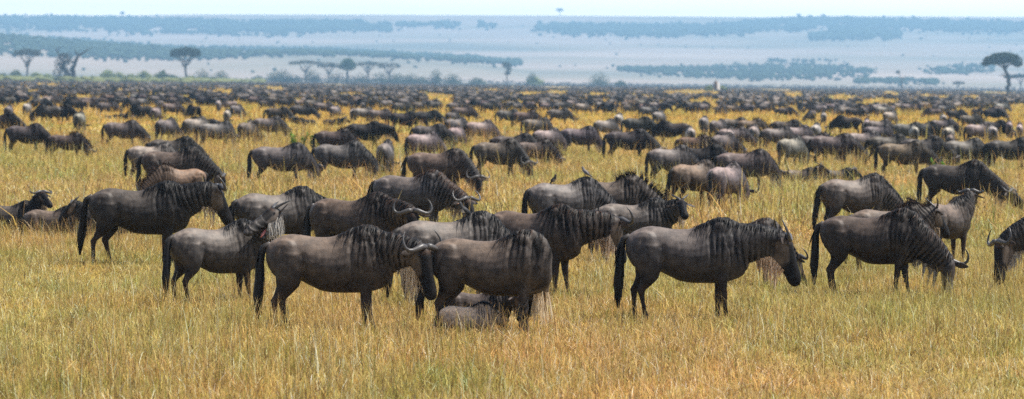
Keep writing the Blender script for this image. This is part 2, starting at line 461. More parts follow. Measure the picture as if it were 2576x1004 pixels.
    def beard_mesh(s):
        rg = s.rg; mb = MB(); n = int(330 * max(.8, s.hair) * s.beardk)
        for i in range(n):
            u = rg.random()
            if u < (.62 if not s.bside else .1):
                t = .50 + .49 * u / .62; c = bez(*s.B, t); k = min(10, int(t * 10)); _, T, L, V, *_ = s.neck[k]; Sd = L
            else:
                c = s.P + s.H * (.06 + .32 * (u - .62) / .38); V = (s.D - s.H * .25).normalized(); Sd = s.Lh
                if s.bside: c = s.P + s.H * rg.uniform(-.06, .24) - s.D * rg.uniform(.02, .09); V = (-Vector(s.bside) + s.D * rg.uniform(.1, 1.2)).normalized(); u = .8
            hit = s.bvh.ray_cast(c, -V, .40)
            if hit[0] is None: continue
            p = hit[0] + Sd * rg.uniform(-.045, .045) + V * .02
            ln = s.blen * rg.uniform(.05, .30) * (.6 + .4 * math.sin(u * 37 + s.seed)) * (.45 + .8 * math.sin(min(1, u / .9) * math.pi))
            d = (Vector((0, 0, -1)) + -V * .35 + Sd * rg.uniform(-.3, .3) + s.H * rg.uniform(-.12, .3)).normalized()
            pts = [p]; q = p
            for j in range(4):
                q = q + d * (ln / 4); q = Vector((q.x, q.y, max(.03, q.z))); pts.append(q); d = (d + Vector((rg.uniform(-.12, .12), rg.uniform(-.12, .12), -.3))).normalized()
            g = rg.uniform(.6, 1.15); bc = s.beardcol; g *= (.35 + .65 * min(1, u / .35)) if s.blen < 1.5 else 1
            tip = (bc[0] * g, bc[1] * g, bc[2] * g) if rg.random() > .08 else (.06, .05, .04)
            ribbon(mb, pts, rg.uniform(.010, .018) / max(.45, s.hair) ** .5, Vector((rg.uniform(-1, 1), rg.uniform(-1, 1), 0)).normalized(), (bc[0] * .7, bc[1] * .66, bc[2] * .62), tip)
        return mb

    def tail_mesh(s):
        rg = s.rg; mb = MB(); dz = s.dz; sw = s.tailk
        if s.lie: path = [(-.74, 0, 1.12 + dz), (-.84, .02, .95 + dz), (-.88, .05, .75 + dz), (-.9, .1, .5 + dz), (-.95, .14, .46 + dz)]
        else: path = [(-.72, 0, 1.14), (-.805, .0, 1.09), (-.835, sw * .1, .98), (-.84 - abs(sw) * .1, sw * .3, .78), (-.85 - abs(sw) * .3, sw * .6, .48), (-.84 - abs(sw) * .5, sw * .9, .18)]
        path = [Vector(p) for p in path]
        rad = [.036, .04, .042, .058, .068, .016][:len(path)]
        cols = [tuple(k for k in c) for c in ((.05, .042, .036), (.03, .026, .023), (.014, .012, .011), (.010, .009, .009), (.009, .008, .008), (.009, .008, .008))][:len(path)]
        tube(mb, path, rad, 8, cols=cols)
        n = int(150 * s.hair)
        for i in range(n):
            a = rg.uniform(0, 1) ** .8; seg = a * (len(path) - 2); k = int(seg); f = seg - k
            if k < 1: continue
            p = path[k] * (1 - f) + path[k + 1] * f + Vector((rg.uniform(-.045, .045), rg.uniform(-.04, .04), 0))
            d = (path[k + 1] - path[k]).normalized() + Vector((rg.uniform(-.16, .16), rg.uniform(-.14, .14), 0))
            ln = rg.uniform(.18, .36); pts = [p]
            for j in range(4):
                p = p + d.normalized() * ln / 4; p = Vector((p.x, p.y, max(.08, p.z))); pts.append(p); d = d + Vector((rg.uniform(-.05, .05), rg.uniform(-.05, .05), -.25))
            g = rg.uniform(.6, 1.6)
            ribbon(mb, pts, rg.uniform(.012, .022) / max(.45, s.hair) ** .5, Vector((rg.uniform(-1, 1), rg.uniform(-1, 1), 0)).normalized(), (.011 * g, .010 * g, .010 * g))
        return mb

    def build(s, parts=True):
        """returns dict part name -> list of meshes"""
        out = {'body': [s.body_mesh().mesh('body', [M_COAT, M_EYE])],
               'horn': [s.horn_mesh(-1).mesh('horn', [M_HORN]), s.horn_mesh(1).mesh('horn', [M_HORN])],
               'mane': [s.mane_mesh().mesh('mane', [M_HAIR])], 'tail': [s.tail_mesh().mesh('tail', [M_HAIR])]}
        if s.beardk > 0: out['beard'] = [s.beard_mesh().mesh('beard', [M_BEARD])]
        return out

KIN = []          # (root, body bvh, local matrix) for birds
def place_beest(parts, x, top, ht, heading, label, group, tint=(1, 1, 1), loc=None, cat='wildebeest', zt=1.40):
    """stands where the line of sight over (x, top) meets hump height"""
    sc = ht / zt
    p = loc if loc is not None else on_plane(x, top, ht)
    root = bpy.data.objects.new('wildebeest', None); COL.objects.link(root)
    root.empty_display_size = .3
    root.location = (p.x, p.y, 0); root.rotation_euler = (0, 0, R(heading)); root.scale = (sc, sc, sc)
    tag(root, label, cat, group)
    for nm, meshes in parts.items():
        for me in meshes:
            o = bpy.data.objects.new(nm, me); COL.objects.link(o); o.parent = root
            o.color = (*tint, 1)
    return root

G_FRONT = 'wildebeest standing in the front rows of the herd'
G_MID = 'wildebeest of the middle herd'
G_LIE = 'wildebeest lying in the grass'
G_FAR = 'wildebeest of the far herd'
ONLY = None
def side(poll, head, a):
    """turn poll+head about the neck base by a degrees (positive = to the animal's left)"""
    b = Vector((.55, 0, 0)); M = Matrix.Rotation(R(a), 3, 'Z')
    return tuple(M @ (Vector(poll) - b) + b), tuple(M @ Vector(head))
def turn_head(head, a): return tuple(Matrix.Rotation(R(a), 3, 'Z') @ Vector(head))
ST, GZ, LW = POSES['stand'], POSES['graze'], POSES['low']

def hero(x, top, ht, hd, label, group=G_FRONT, tint=(1, 1, 1), lie=False, **kw):
    kw.setdefault('voxel', .018); kw.setdefault('seed', int(x))
    b = Beest(lie=lie, **kw)
    r = place_beest(b.build(), x, top, ht * (.97 / 1.40 if False else 1), hd, label, group, tint, zt=(.97 if lie else 1.40))
    r['_k'] = len(KIN); KIN.append((r, b)); del r['_k']
    return r, b

def st(poll=ST, a=0, turn=0, dz=0, dx=0):
    p, h = side((poll[0][0] + dx, 0, poll[0][2] + dz), poll[1], a); return dict(poll=p, head=turn_head(h, turn))

# ---- the front rows, one by one
hero(345, 453, 1.42, 5, 'big dark bull walking right with curved horns, its back above the open-mouthed one', coat='dark', swing=(.16, -.14, -.10, .08), tail=.15,
     seed=1, hair=1.15, beard=.3, poll=(1.22, .06, 1.26), head=(.42, .22, -.88))
h2, b2 = hero(540, 551, 1.19, 32, 'open-mouthed wildebeest throwing its head back with grey-white beard and raised ear', coat='grey', poll=(.92, -.36, 1.48), head=(-.86, -.18, -.44), dorsal=(-.40, .05, .88), bside=(-.53, -.85, 0),
     swing=(-.08, .05, 0, .1), seed=2, jaw=R(20), horn=.7, beard=2.6, hsz=1.15, blen=1.7, beardcol=(.62, .60, .56), tail=-.1)
hero(822, 563, 1.34, 2, 'wildebeest turning its horned face to the viewer, pale beard hanging, front row left of centre', coat='brown', seed=3,
     swing=(.05, -.08, .10, -.03), tail=-.05, beard=1.6, blen=1.4, **st(a=-12, turn=-38, dz=-.02, dx=-.02), mane_red=.12, hair=1.2, beardcol=(.88, .74, .54))
hero(1228, 574, 1.31, -8, 'front wildebeest with its head hidden behind its shoulder, calf lying under its belly', coat='brown', seed=4, swing=(.10, -.05, -.10, .04), tail=-.12,
     poll=(.60, .48, .76), head=(-.38, .12, -.92), beard=2.0, blen=1.8, beardcol=(.8, .66, .46), mane_red=.1)
hero(1722, 544, 1.38, 1, 'dark smooth-flanked wildebeest in full profile facing right, front row right of centre', coat='grey', seed=5, swing=(-.08, .06, -.07, .06), tail=.04,
     hair=1.3, beard=2.2, horn=1.15, beardcol=(.95, .72, .50), blen=1.25, tint=(.85, .84, .88), **st(dz=.01, dx=.03, a=2, turn=3))
hero(2189, 521, 1.33, -14, 'dark brown wildebeest grazing in front at right, one curved horn showing above grass', coat='brown', seed=6, swing=(-.06, .06, .10, -.12), tail=.03, hair=1.3,
     tint=(.62, .62, .65), mane_red=.3, beard=1.0, poll=(1.20, .05, .56), head=(-.10, .30, -.95), beardcol=(.45, .42, .36))
hero(1127, 530, 1.33, 20, 'wildebeest carrying a bird on its hump, standing behind the front centre pair', coat='grey', seed=7, tail=-.3, poll=GZ[0], head=GZ[1], hair=1.2)
hero(1337, 509, 1.36, -30, 'shaggy long-necked bull with curled horn and cream beard, behind the front centre one', coat='brown', seed=8, tint=(.85, .82, .82), swing=(0, 0, .08, -.05), hair=1.35, beard=2.0, beardcol=(.85, .68, .50),
     **st(dx=.06, dz=.02, a=34, turn=48), mane_red=.25)
hero(1590, 496, 1.15, 6, 'young wildebeest lifting its face toward the viewer with ears spread, grass stem in mouth', coat='grey', seed=9, horn=.7,
     poll=(1.0, -.14, 1.27), head=(.0, -.9, -.36), beard=1.2, beardcol=(.66, .55, .42))
h10, b10 = hero(1418, 443, 1.33, 24, 'grey-flanked wildebeest grazing with two birds perched on its back', coat='grey', seed=10, tint=(1.0, 1.03, 1.1), poll=GZ[0], head=GZ[1])
hero(1527, 438, 1.34, 4, 'brown wildebeest with bristling mane grazing just behind the two-bird wildebeest', coat='brown', seed=11, tint=(.85, .85, .85), poll=GZ[0], head=GZ[1], mane_up=True, mane_red=.2)
hero(1031, 425, 1.36, -18, 'grey wildebeest with reddish mane crest and lowered side-turned head, centre second row', coat='grey', seed=12, tint=(1.0, 1.0, 1.05), poll=(1.22, -.05, .78), head=(.45, -.35, -.8), mane_red=.8, hair=1.2)
hero(884, 480, 1.33, -26, 'brown wildebeest facing the viewer over its shoulder with both horns curled wide', coat='brown', seed=13, tint=(.85, .82, .8), hair=1.2, mane_red=.25, **st(a=-10, turn=-48, dz=-.04))
hero(693, 467, 1.31, 26, 'wildebeest behind the open-mouthed one, curly dark mane, only its horn tips beyond the brown back', coat='grey', seed=14, tint=(.9, .9, .9), poll=(1.15, .15, .92), head=(.4, .5, -.7), hair=1.2)
hero(455, 413, 1.10, 205, 'young reddish wildebeest grazing leftward behind the big dark bull', coat='calf', seed=15, horn=.7, poll=GZ[0], head=GZ[1], mane_up=True, mane_red=.7, beard=.3, tint=(.62, .60, .60))
hero(432, 367, 1.38, -3, 'large bull grazing rightward behind the young reddish one', coat='brown', seed=16, tint=(.75, .75, .78), poll=(1.24, 0, .66), head=(.2, 0, -.97), hair=1.2, voxel=.022)
hero(378, 357, 1.22, 22, 'pale grey back with arched dark hump, partly behind the large bull at left', G_MID, coat='pale', seed=17, poll=GZ[0], head=GZ[1], voxel=.024)
hero(430, 341, 1.30, 5, 'dark wildebeest whose back shows just over the pale grey back at left', G_MID, coat='dark', seed=18, poll=GZ[0], head=GZ[1], voxel=.024)
hero(2146, 434, 1.34, 24, 'grazing wildebeest with pale highlit back and dangling black tail, behind the right front grazer', coat='grey', seed=19, tint=(1.05, 1.0, .97), poll=GZ[0], head=GZ[1], tail=.1, swing=(.06, -.06, 0, 0))
hero(2400, 400, 1.37, -18, 'dark wildebeest with head near the grass and small upturned horn, at the right edge', coat='dark', seed=20, poll=(1.36, -.03, .60), head=(.72, -.15, -.62), tail=.05, mane_red=.2)
hero(2380, 494, 1.20, 52, 'young wildebeest seen from behind with raised head, lyre horns and one wide ear', coat='brown', seed=21, horn=.85, poll=(.95, .0, 1.40), head=(.75, .40, -.32), swing=(.1, -.08, 0, 0), beard=.4)
hero(2235, 510, 1.17, 4, 'young wildebeest with fluffy upright mane, head and ear showing past the right front grazer', coat='brown', seed=22, horn=.7, poll=(.90, .05, 1.24), head=(.5, .3, -.75), mane_up=True, mane_red=.5)
hero(2705, 512, 1.34, 196, 'wildebeest cut by the right edge facing left with its head down and one horn raised', coat='dark', seed=23, poll=(1.26, .0, .78), head=(.15, .15, -.97), tint=(1.3, 1.25, 1.2), beardcol=(.6, .55, .48))
hero(1862, 546, 1.08, 3, 'brown wildebeest hidden behind the front right profile one, only its back showing', coat='brown', seed=24, poll=(1.10, .15, .58), head=(.35, .3, -.8), mane_red=.3, hair=.7)
# lying ones
def lying(x, top, ht, hd, label, poll=(1.02, 0, .92), head=(.85, 0, -.52), **kw):
    return hero(x, top, ht, hd, label, G_LIE, lie=True, poll=poll, head=head, **kw)
lying(20, 503, .68, 5, 'resting wildebeest at the left edge with wide upturned horns and pale brow', poll=(.92, -.04, 1.12), head=(.45, -.8, -.45), coat='dark', seed=31, hair=.8, hsz=1.1)
lying(128, 516, .64, -5, 'small brown-faced wildebeest resting with short spread horns beside the left edge one', poll=(.9, 0, .82), head=(.5, -.8, -.3), coat='brown', seed=32, horn=.7, hair=.6)
lying(285, 520, .66, 182, 'resting wildebeest whose black face pokes out left of the dark bull tail', poll=(1.05, 0, 1.04), head=(.62, 0, -.72), coat='dark', seed=33, tint=(1.3, 1.3, 1.3))
lying(1172, 757, .42, 12, 'sandy calf curled in the grass beneath the front centre wildebeest', poll=(.85, .12, .62), head=(.5, .5, -.6), coat='calf', seed=34, horn=.7, tint=(2.5, 2.9, 3.4), beard=.2)
lying(1200, 722, .50, -4, 'dark wildebeest lying behind the sandy calf, eye and horn base seen between legs', poll=(1.0, -.1, .75), head=(.5, -.5, -.6), coat='dark', seed=35, hair=.7, tint=(1.3, 1.2, 1.2))
lying(2010, 420, .62, 4, 'resting wildebeest whose two upright horns stand above the grass at right', coat='brown', seed=36, poll=(1.0, 0, 1.0), head=(.5, -.7, -.4), voxel=.026, hair=.6, horn=.7)
lying(2106, 421, .60, 10, 'small dark wildebeest lump lying alone right of the horned resting one', coat='dark', seed=37, poll=(.8, 0, .85), head=(.5, -.5, -.5), voxel=.026, hair=.6)

# tongue of the open-mouthed one
j0, JH, JD = b2.jaw; mb = MB()
tube(mb, [j0 + JH * .12 + JD * .035, j0 + JH * .22 + JD * .034, j0 + JH * .29 + JD * .036, j0 + JH * .33 + JD * .028], [.022, .028, .024, .010], 8, col=(.5, .17, .15))
mb.obj('tongue', [M_EYE], h2)

# ------------------------------------------------------------------ middle herd from shared individuals
print('protos')
V_ = .030
def proto(**kw):
    kw.setdefault('voxel', V_); kw.setdefault('hair', .55); return Beest(**kw).build()
PROTO = {
 'g1': proto(coat='grey', seed=101, poll=GZ[0], head=GZ[1], swing=(.05, -.05, .03, -.04)),
 'g2': proto(coat='grey', seed=102, poll=(1.22, .12, .58), head=(.1, .25, -.96), swing=(-.06, .06, -.05, .05), tail=.1, mane_red=.2),
 'g3': proto(coat='dark', seed=103, poll=(1.26, -.12, .60), head=(.25, -.2, -.95), swing=(.1, -.08, .08, -.08)),
 'g4': proto(coat='brown', seed=104, poll=(1.16, -.2, .56), head=(-.1, -.2, -.97), mane_up=True, mane_red=.4),
 'g5': proto(coat='pale', seed=105, poll=(1.2, .0, .6), head=(-.2, 0, -.97), tail=-.08),
 's1': proto(coat='grey', seed=106, poll=ST[0], head=ST[1], swing=(.05, -.04, 0, 0)),
 's2': proto(coat='dark', seed=107, poll=(1.27, .06, 1.05), head=(.5, .1, -.85), swing=(.15, -.15, -.12, .14), beardcol=(.6, .5, .36), beard=1.4),
 's3': proto(coat='brown', seed=108, **st(a=-15, turn=-30)),
 'g6': proto(coat='grey', seed=111, poll=(1.05, .38, .66), head=(.1, .5, -.85), swing=(.02, .04, -.05, .02)),
 'g7': proto(coat='brown', seed=112, poll=(1.12, -.34, .60), head=(.2, -.4, -.85), swing=(-.1, .08, .12, -.1), tail=.2),
 's4': proto(coat='grey', seed=113, poll=(1.1, .05, 1.40), head=(.7, .1, -.65), swing=(.12, -.1, -.1, .1)),
 'l1': proto(coat='dark', seed=109, lie=True, poll=(1.0, 0, .92), head=(.7, -.4, -.5)),
 'l2': proto(coat='brown', seed=110, lie=True, poll=(1.0, .1, .80), head=(.7, .4, -.6)),
}
TINT = {'n': (.98, 1, 1.06), 'd': (.62, .62, .68), 'p': (1.45, 1.50, 1.60), 'b': (1.2, .98, .84), 'k': (.40, .41, .47)}
TW = {'n': 'grey-brown', 'd': 'dark', 'p': 'pale grey', 'b': 'reddish-brown', 'k': 'blackish'}
# x, top, height, heading, proto, tint
MID = """
62 308 1.32 0 g1 d|165 332 1.08 2 g4 d|305 300 1.32 3 g1 n|200 279 1.3 85 g5 n|417 294 1.3 62 g1 n|392 267 1.25 80 g5 n|490 292 1.3 50 g5 n|488 262 1.3 130 g3 k
541 303 1.3 28 g2 n|620 301 1.28 70 g4 n|672 291 1.3 8 g5 d|571 273 1.25 90 g5 p|549 250 1.3 90 g5 p|515 292 1.25 175 g3 k|702 357 1.33 5 g1 n|852 352 1.34 2 g2 n
970 349 1.33 84 g1 n|1098 371 1.36 -6 g2 n|1062 329 1.25 40 g5 n|1078 309 1.3 3 g1 d|838 322 1.22 2 g4 d|915 303 1.38 8 s2 k|1012 278 1.38 14 s2 k|1072 275 1.32 0 g3 d
1146 314 1.2 70 g5 n|1205 300 1.3 35 g5 n|757 261 1.34 12 g3 n|696 267 1.3 0 g1 d|842 264 1.2 68 g5 n|812 255 1.3 20 g1 n|887 271 1.15 90 g5 p|912 268 1.25 20 g5 n
953 272 1.25 10 g1 n|772 296 .72 170 l1 k|836 296 .72 0 l1 k|1137 278 1.2 60 g1 d|1163 266 1.3 10 g4 n|1146 293 1.3 50 g1 n|1232 255 1.3 0 g3 n|1276 273 1.3 0 g1 n
1248 347 1.35 1 g2 n|1342 350 1.1 0 g4 n|1288 333 1.3 4 g3 n|1374 320 1.25 42 g5 n|1454 315 1.33 5 g1 n|1576 322 1.37 -2 g3 n|1683 363 1.3 24 g5 d|1760 361 1.3 0 g3 k
1745 338 1.12 -10 g4 b|1742 400 1.27 44 g2 b|1824 406 1.25 58 g5 n|1868 373 1.3 -2 g1 n|1695 302 1.35 182 g3 d|1736 315 1.25 92 g5 p|1818 331 1.28 55 g1 n|1834 318 1.3 80 g5 n
1988 340 1.3 52 g5 n|2092 333 1.36 -2 g1 n|2048 333 1.3 20 g4 d|2168 327 1.3 4 g5 n|2230 335 1.3 12 g1 d|2268 351 1.34 -2 g1 b|2318 340 1.36 6 g3 n|2422 345 1.3 12 g1 n
2535 344 1.34 -2 g3 n|1348 294 1.3 12 g1 n|1404 271 1.3 0 g2 n|1320 277 1.3 0 g4 n|1530 257 1.3 180 g3 k|1463 257 1.3 30 g5 n|1520 297 1.25 40 g5 n|1556 283 1.28 80 g5 p
1602 291 1.35 4 g3 n|1616 255 1.3 0 g3 k|1630 265 1.3 10 g1 n|1656 277 1.28 60 g5 n|1736 258 1.34 180 s2 k|1698 250 1.3 0 g3 k|1770 290 1.28 78 g5 n|1804 297 1.3 58 g1 n
1842 318 1.2 5 g5 n|1844 294 1.25 0 g1 n|1895 311 1.28 80 g5 n|1886 297 1.25 10 g4 b|1952 316 1.28 20 g1 n|1975 299 1.3 0 g3 n|2002 313 1.3 15 g5 n|2052 307 1.3 78 g5 p
2134 289 1.35 178 g3 d|2013 257 1.35 -85 g3 k|2071 280 1.2 90 g5 p|2042 274 1.3 100 g1 n|1974 268 1.2 0 g3 n|2150 268 1.3 0 g3 n|2180 296 1.25 85 g5 p|2208 298 1.3 10 g1 n
2236 278 1.25 50 g5 p|2206 312 1.25 5 g1 n|2281 305 1.3 2 g1 n|2298 312 1.25 90 g5 p|2323 303 1.32 30 g3 k|2368 297 1.3 0 g1 n|2386 314 1.25 70 g5 p|2372 285 1.2 90 g5 p
2403 274 1.3 0 g3 d|2438 286 1.25 5 g4 n|2496 271 1.37 0 g3 k|2458 307 1.28 25 g5 n|2494 312 1.25 90 g5 p|2498 300 1.3 0 g3 d|2538 301 1.3 82 g5 n|2564 307 1.3 80 g5 p
2365 257 1.34 0 g3 n|2390 332 1.15 80 g4 n|0 281 1.36 0 g3 k|55 237 1.34 175 g3 k|68 257 1.2 80 g5 p|190 247 1.34 180 g3 d|222 247 1.3 5 g1 n|250 241 1.36 -20 s1 d
338 249 1.3 180 g3 d|396 240 1.3 0 g1 n|430 256 1.3 20 g4 n|495 234 1.3 190 g3 k|594 261 1.28 60 g1 n|330 283 .7 0 l2 p|281 287 .62 0 l1 k|620 239 1.3 0 g3 k
125 262 1.34 178 g1 d|22 262 1.3 90 g1 n|100 246 1.3 20 g3 k|150 262 1.34 0 g3 k|270 254 1.3 0 g1 n|360 262 1.3 178 g3 d|1010 255 1.34 0 g1 n|920 247 1.34 180 g3 k
"""
cand = []
for ln in MID.strip().split('\n'):
    for e in ln.split('|'):
        a = e.split(); cand.append([float(a[0]), float(a[1]), float(a[2]), float(a[3]), a[4], a[5], None])
print('mid listed', len(cand))
# the rest of the countable herd, scattered over the plain behind them; open grass gaps as in the photograph
GAPS = [(200, 262, 60, 9), (560, 240, 35, 9), (690, 232, 22, 7), (470, 262, 20, 10), (720, 300, 60, 10), (880, 246, 35, 8), (1110, 262, 42, 16), (1330, 244, 45, 8), (1480, 300, 50, 12), (1500, 246, 30, 8),
        (1735, 238, 75, 8), (1770, 268, 45, 14), (1400, 240, 30, 8), (2210, 268, 55, 14), (2110, 255, 40, 12), (1990, 290, 55, 12), (2240, 240, 20, 8), (2420, 300, 35, 14), (2560, 285, 30, 14), (1995, 245, 30, 10), (2440, 252, 26, 8), (80, 240, 30, 6), (300, 238, 20, 7), (1240, 300, 30, 8), (1580, 310, 30, 8)]
def in_gap(x, fy, m=1.0):
    return any(((x - gx) / (gw * m)) ** 2 + ((fy - gy) / (gh * m)) ** 2 < 1 for gx, gy, gw, gh in GAPS)
taken = [(on_plane(c[0], c[1], c[2]).x, on_plane(c[0], c[1], c[2]).y) for c in cand]
NI = 300 - len(KIN)
def pick():
    r = random.random()
    hd = random.choice((0, 0, 0, 5, -8, 10, 20, 45, 70, 90, 180, 172, 190, 130, -60)) + random.gauss(0, 9)
    pr = random.choice(('g1', 'g2', 'g3', 'g3', 'g4', 'g5', 'g5', 's1', 's2', 's3', 'g6', 'g7', 's4', 'g6', 'g7'))
    tn = random.choice('nnnddkkkp' if pr in ('g3', 's2', 's1') else 'nnnddpb')
    return random.uniform(1.12, 1.38), hd, pr, tn
drops = sorted([c for c in cand], key=lambda c: -c[1])
far = []
s = 84.0
tries = 0
# march outward: stratified rows
rows = []
while s > 4.0:
    wpx = 1.25 * s / 3.1
    n = int(2900 / wpx * (1.15 if s > 45 else 1.2 if s > 20 else 1.0))
    for k in range(n):
        x = -160 + 2900 * (k + random.random()) / n
        ss = s * (1 + random.uniform(-.05, .05))
        fy = hor(x) + ss
        hh = math.sin(x * .011 + ss * .13) + math.sin(x * .023 - ss * .21 + 1.3)
        if in_gap(x, fy) or (hh < -1.45 and ss > 14): continue
        if 14.5 < ss < 17.0 and x > 1250 and hh < .3: continue
        if 5.5 < ss < 17.0 - max(0, x - 350) * .012 and x < 640 and random.random() < .93: continue
        if 7.6 < ss < 11.5 and 600 < x < 1300 and random.random() < .75: continue
        rows.append((x, ss))
    if s < 11.5: break
    s *= .905 if s > 30 else .90 if s > 12 else .86
for (x, ss) in rows:
    d = on_plane(x, hor(x) + ss, 0); d = Vector((d.x, d.y, 0))
    mind = 1.25
    if d.y < 420 and any((d.x - a) ** 2 * 1.0 + (d.y - b) ** 2 * .02 < mind ** 2 for a, b in taken): continue
    far.append((x, ss, d))
    if d.y < 420: taken.append((d.x, d.y))
far.sort(key=lambda r: r[2].y)
nfill = NI - len(cand)
print('fill', nfill, 'far total', len(far))
inview = [f for f in far if -15 < f[0] < 2590]
for (x, ss, d) in inview[:nfill]:
    ht, hd, pr, tn = pick(); cand.append([x, None, ht, hd, pr, tn, d])
cut = set(id(f) for f in inview[:nfill]); rest = [f for f in far if id(f) not in cut]

# labels: look and heading, then place among its neighbours under a landmark
LAND = [(0, 'left edge'), (66, 'leftmost bare tree'), (190, 'dead forked tree'), (320, 'left green bushes'), (466, 'umbrella acacia'), (600, 'hazy left slope'), (768, 'flat-topped tree'), (872, 'round green tree'), (930, 'spreading bare tree'),
        (1060, 'low round bush'), (1170, 'dense grey bushes'), (1273, 'thin tree'), (1407, 'tree on the ridge'), (1507, 'lone blue bush'), (1650, 'low blue wood edge'), (1797, 'brown-white mound'), (1930, 'long blue wood'), (2060, 'ridge knoll'),
        (2170, 'end of the blue wood'), (2266, 'small bare tree'), (2400, 'small blue wood'), (2515, 'big acacia'), (2575, 'right edge')]
ORD = ['first', 'second', 'third', 'fourth', 'fifth', 'sixth', 'seventh', 'eighth', 'ninth', 'tenth', 'eleventh', 'twelfth']
def hphrase(h, pr):
    h = (h + 180) % 360 - 180
    if pr[0] == 'l': return 'lying down'
    v = 'grazing' if pr[0] == 'g' else 'standing'
    if -32 < h < 32: return v + ' rightward'
    if abs(h) > 148: return v + ' leftward'
    if 60 < h < 120: return 'seen from behind'
    if h > 0: return v + ' half turned away'
    return v + ' toward the viewer'
recs = []
for c in cand:
    x, top, ht, hd, pr, tn, d = c
    p = d if d is not None else on_plane(x, top, ht)
    px, py = proj((p.x, p.y, 0)); land = min(LAND, key=lambda l: abs(l[0] - px))[1]
    band = 'in the near row' if p.y < 130 else 'in the second band' if p.y < 200 else 'in the middle band' if p.y < 260 else 'in the far band' if p.y < 330 else 'in the farthest band'
    recs.append(dict(c=c, p=p, px=px, land=land, band=band, hp=hphrase(hd, pr), tw=TW[tn]))
from collections import defaultdict
grp = defaultdict(list)
for r_ in recs: grp[(r_['land'], r_['band'], r_['hp'], r_['tw'])].append(r_)
for k, L_ in grp.items():
    L_.sort(key=lambda r_: r_['px'])
    for i, r_ in enumerate(L_):
        o = '' if len(L_) == 1 else (', ' + ORD[min(i, 11)])
        r_['label'] = f"{r_['tw']} wildebeest {r_['hp']} {r_['band']} below {r_['land']}{o}"
for r_ in recs:
    x, top, ht, hd, pr, tn, d = r_['c']; near = r_['p'].y < 215
    zt = .97 if pr[0] == 'l' else 1.40
    pts = PROTO[pr]
    if not near: pts = {k: v for k, v in pts.items() if k in ('body', 'tail', 'mane', 'horn')}
    if pr in ('g1', 'g2') and random.random() < .4: pts = {k: v for k, v in PROTO[random.choice(('g6', 'g7'))].items() if k in pts}
    rt = place_beest(pts, x, top, ht, hd, r_['label'], G_LIE if pr[0] == 'l' else (G_MID if r_['p'].y < 200 else G_FAR), tuple(k * random.uniform(.93, 1.08) for k in TINT[tn]), loc=r_['p'], zt=zt)
    rt.scale = (rt.scale[0] * random.uniform(.93, 1.06), rt.scale[1] * random.uniform(.88, 1.15), rt.scale[2])

# ------------------------------------------------------------------ geometry-nodes scatter for stuff
def scatter(name, pts, idx, rot, scl, protos, kindlabel, cat):
    """one object: points carrying instances of small prototype meshes"""
    pc = bpy.data.collections.new(name + ' sources')
    for i, me in enumerate(protos):
        o = bpy.data.objects.new(f'source {i:02d}', me); pc.objects.link(o)
    me = bpy.data.meshes.new(name); me.from_pydata([tuple(p) for p in pts], [], [])
    a = me.attributes.new('idx', 'INT', 'POINT'); a.data.foreach_set('value', np.array(idx, np.int32))
    a = me.attributes.new('rz', 'FLOAT', 'POINT'); a.data.foreach_set('value', np.array(rot, np.float32))
    a = me.attributes.new('sc', 'FLOAT_VECTOR', 'POINT'); a.data.foreach_set('vector', np.array(scl, np.float32).ravel())
    ob = bpy.data.objects.new(name, me); COL.objects.link(ob)
    ng = bpy.data.node_groups.new(name, 'GeometryNodeTree')
    ng.interface.new_socket('Geometry', in_out='INPUT', socket_type='NodeSocketGeometry'); ng.interface.new_socket('Geometry', in_out='OUTPUT', socket_type='NodeSocketGeometry')
    gi = ng.nodes.new('NodeGroupInput'); go = ng.nodes.new('NodeGroupOutput')
    ci = ng.nodes.new('GeometryNodeCollectionInfo'); ci.inputs['Collection'].default_value = pc
    ci.inputs['Separate Children'].default_value = True; ci.inputs['Reset Children'].default_value = True
    ip = ng.nodes.new('GeometryNodeInstanceOnPoints'); ip.inputs['Pick Instance'].default_value = True
    def attr(n, t):
        k = ng.nodes.new('GeometryNodeInputNamedAttribute'); k.data_type = t; k.inputs['Name'].default_value = n
        return [o for o in k.outputs if o.enabled and o.name == 'Attribute'][0]
    cx = ng.nodes.new('ShaderNodeCombineXYZ')
    ng.links.new(attr('rz', 'FLOAT'), cx.inputs['Z'])
    e2r = ng.nodes.new('FunctionNodeEulerToRotation'); ng.links.new(cx.outputs[0], e2r.inputs[0])
    ng.links.new(gi.outputs[0], ip.inputs['Points']); ng.links.new(ci.outputs[0], ip.inputs['Instance'])
    ng.links.new(attr('idx', 'INT'), ip.inputs['Instance Index']); ng.links.new(e2r.outputs[0], ip.inputs['Rotation'])
    ng.links.new(attr('sc', 'FLOAT_VECTOR'), ip.inputs['Scale']); ng.links.new(ip.outputs[0], go.inputs[0])
    m = ob.modifiers.new('scatter', 'NODES'); m.node_group = ng
    tag(ob, kindlabel, cat, kind='stuff'); return ob

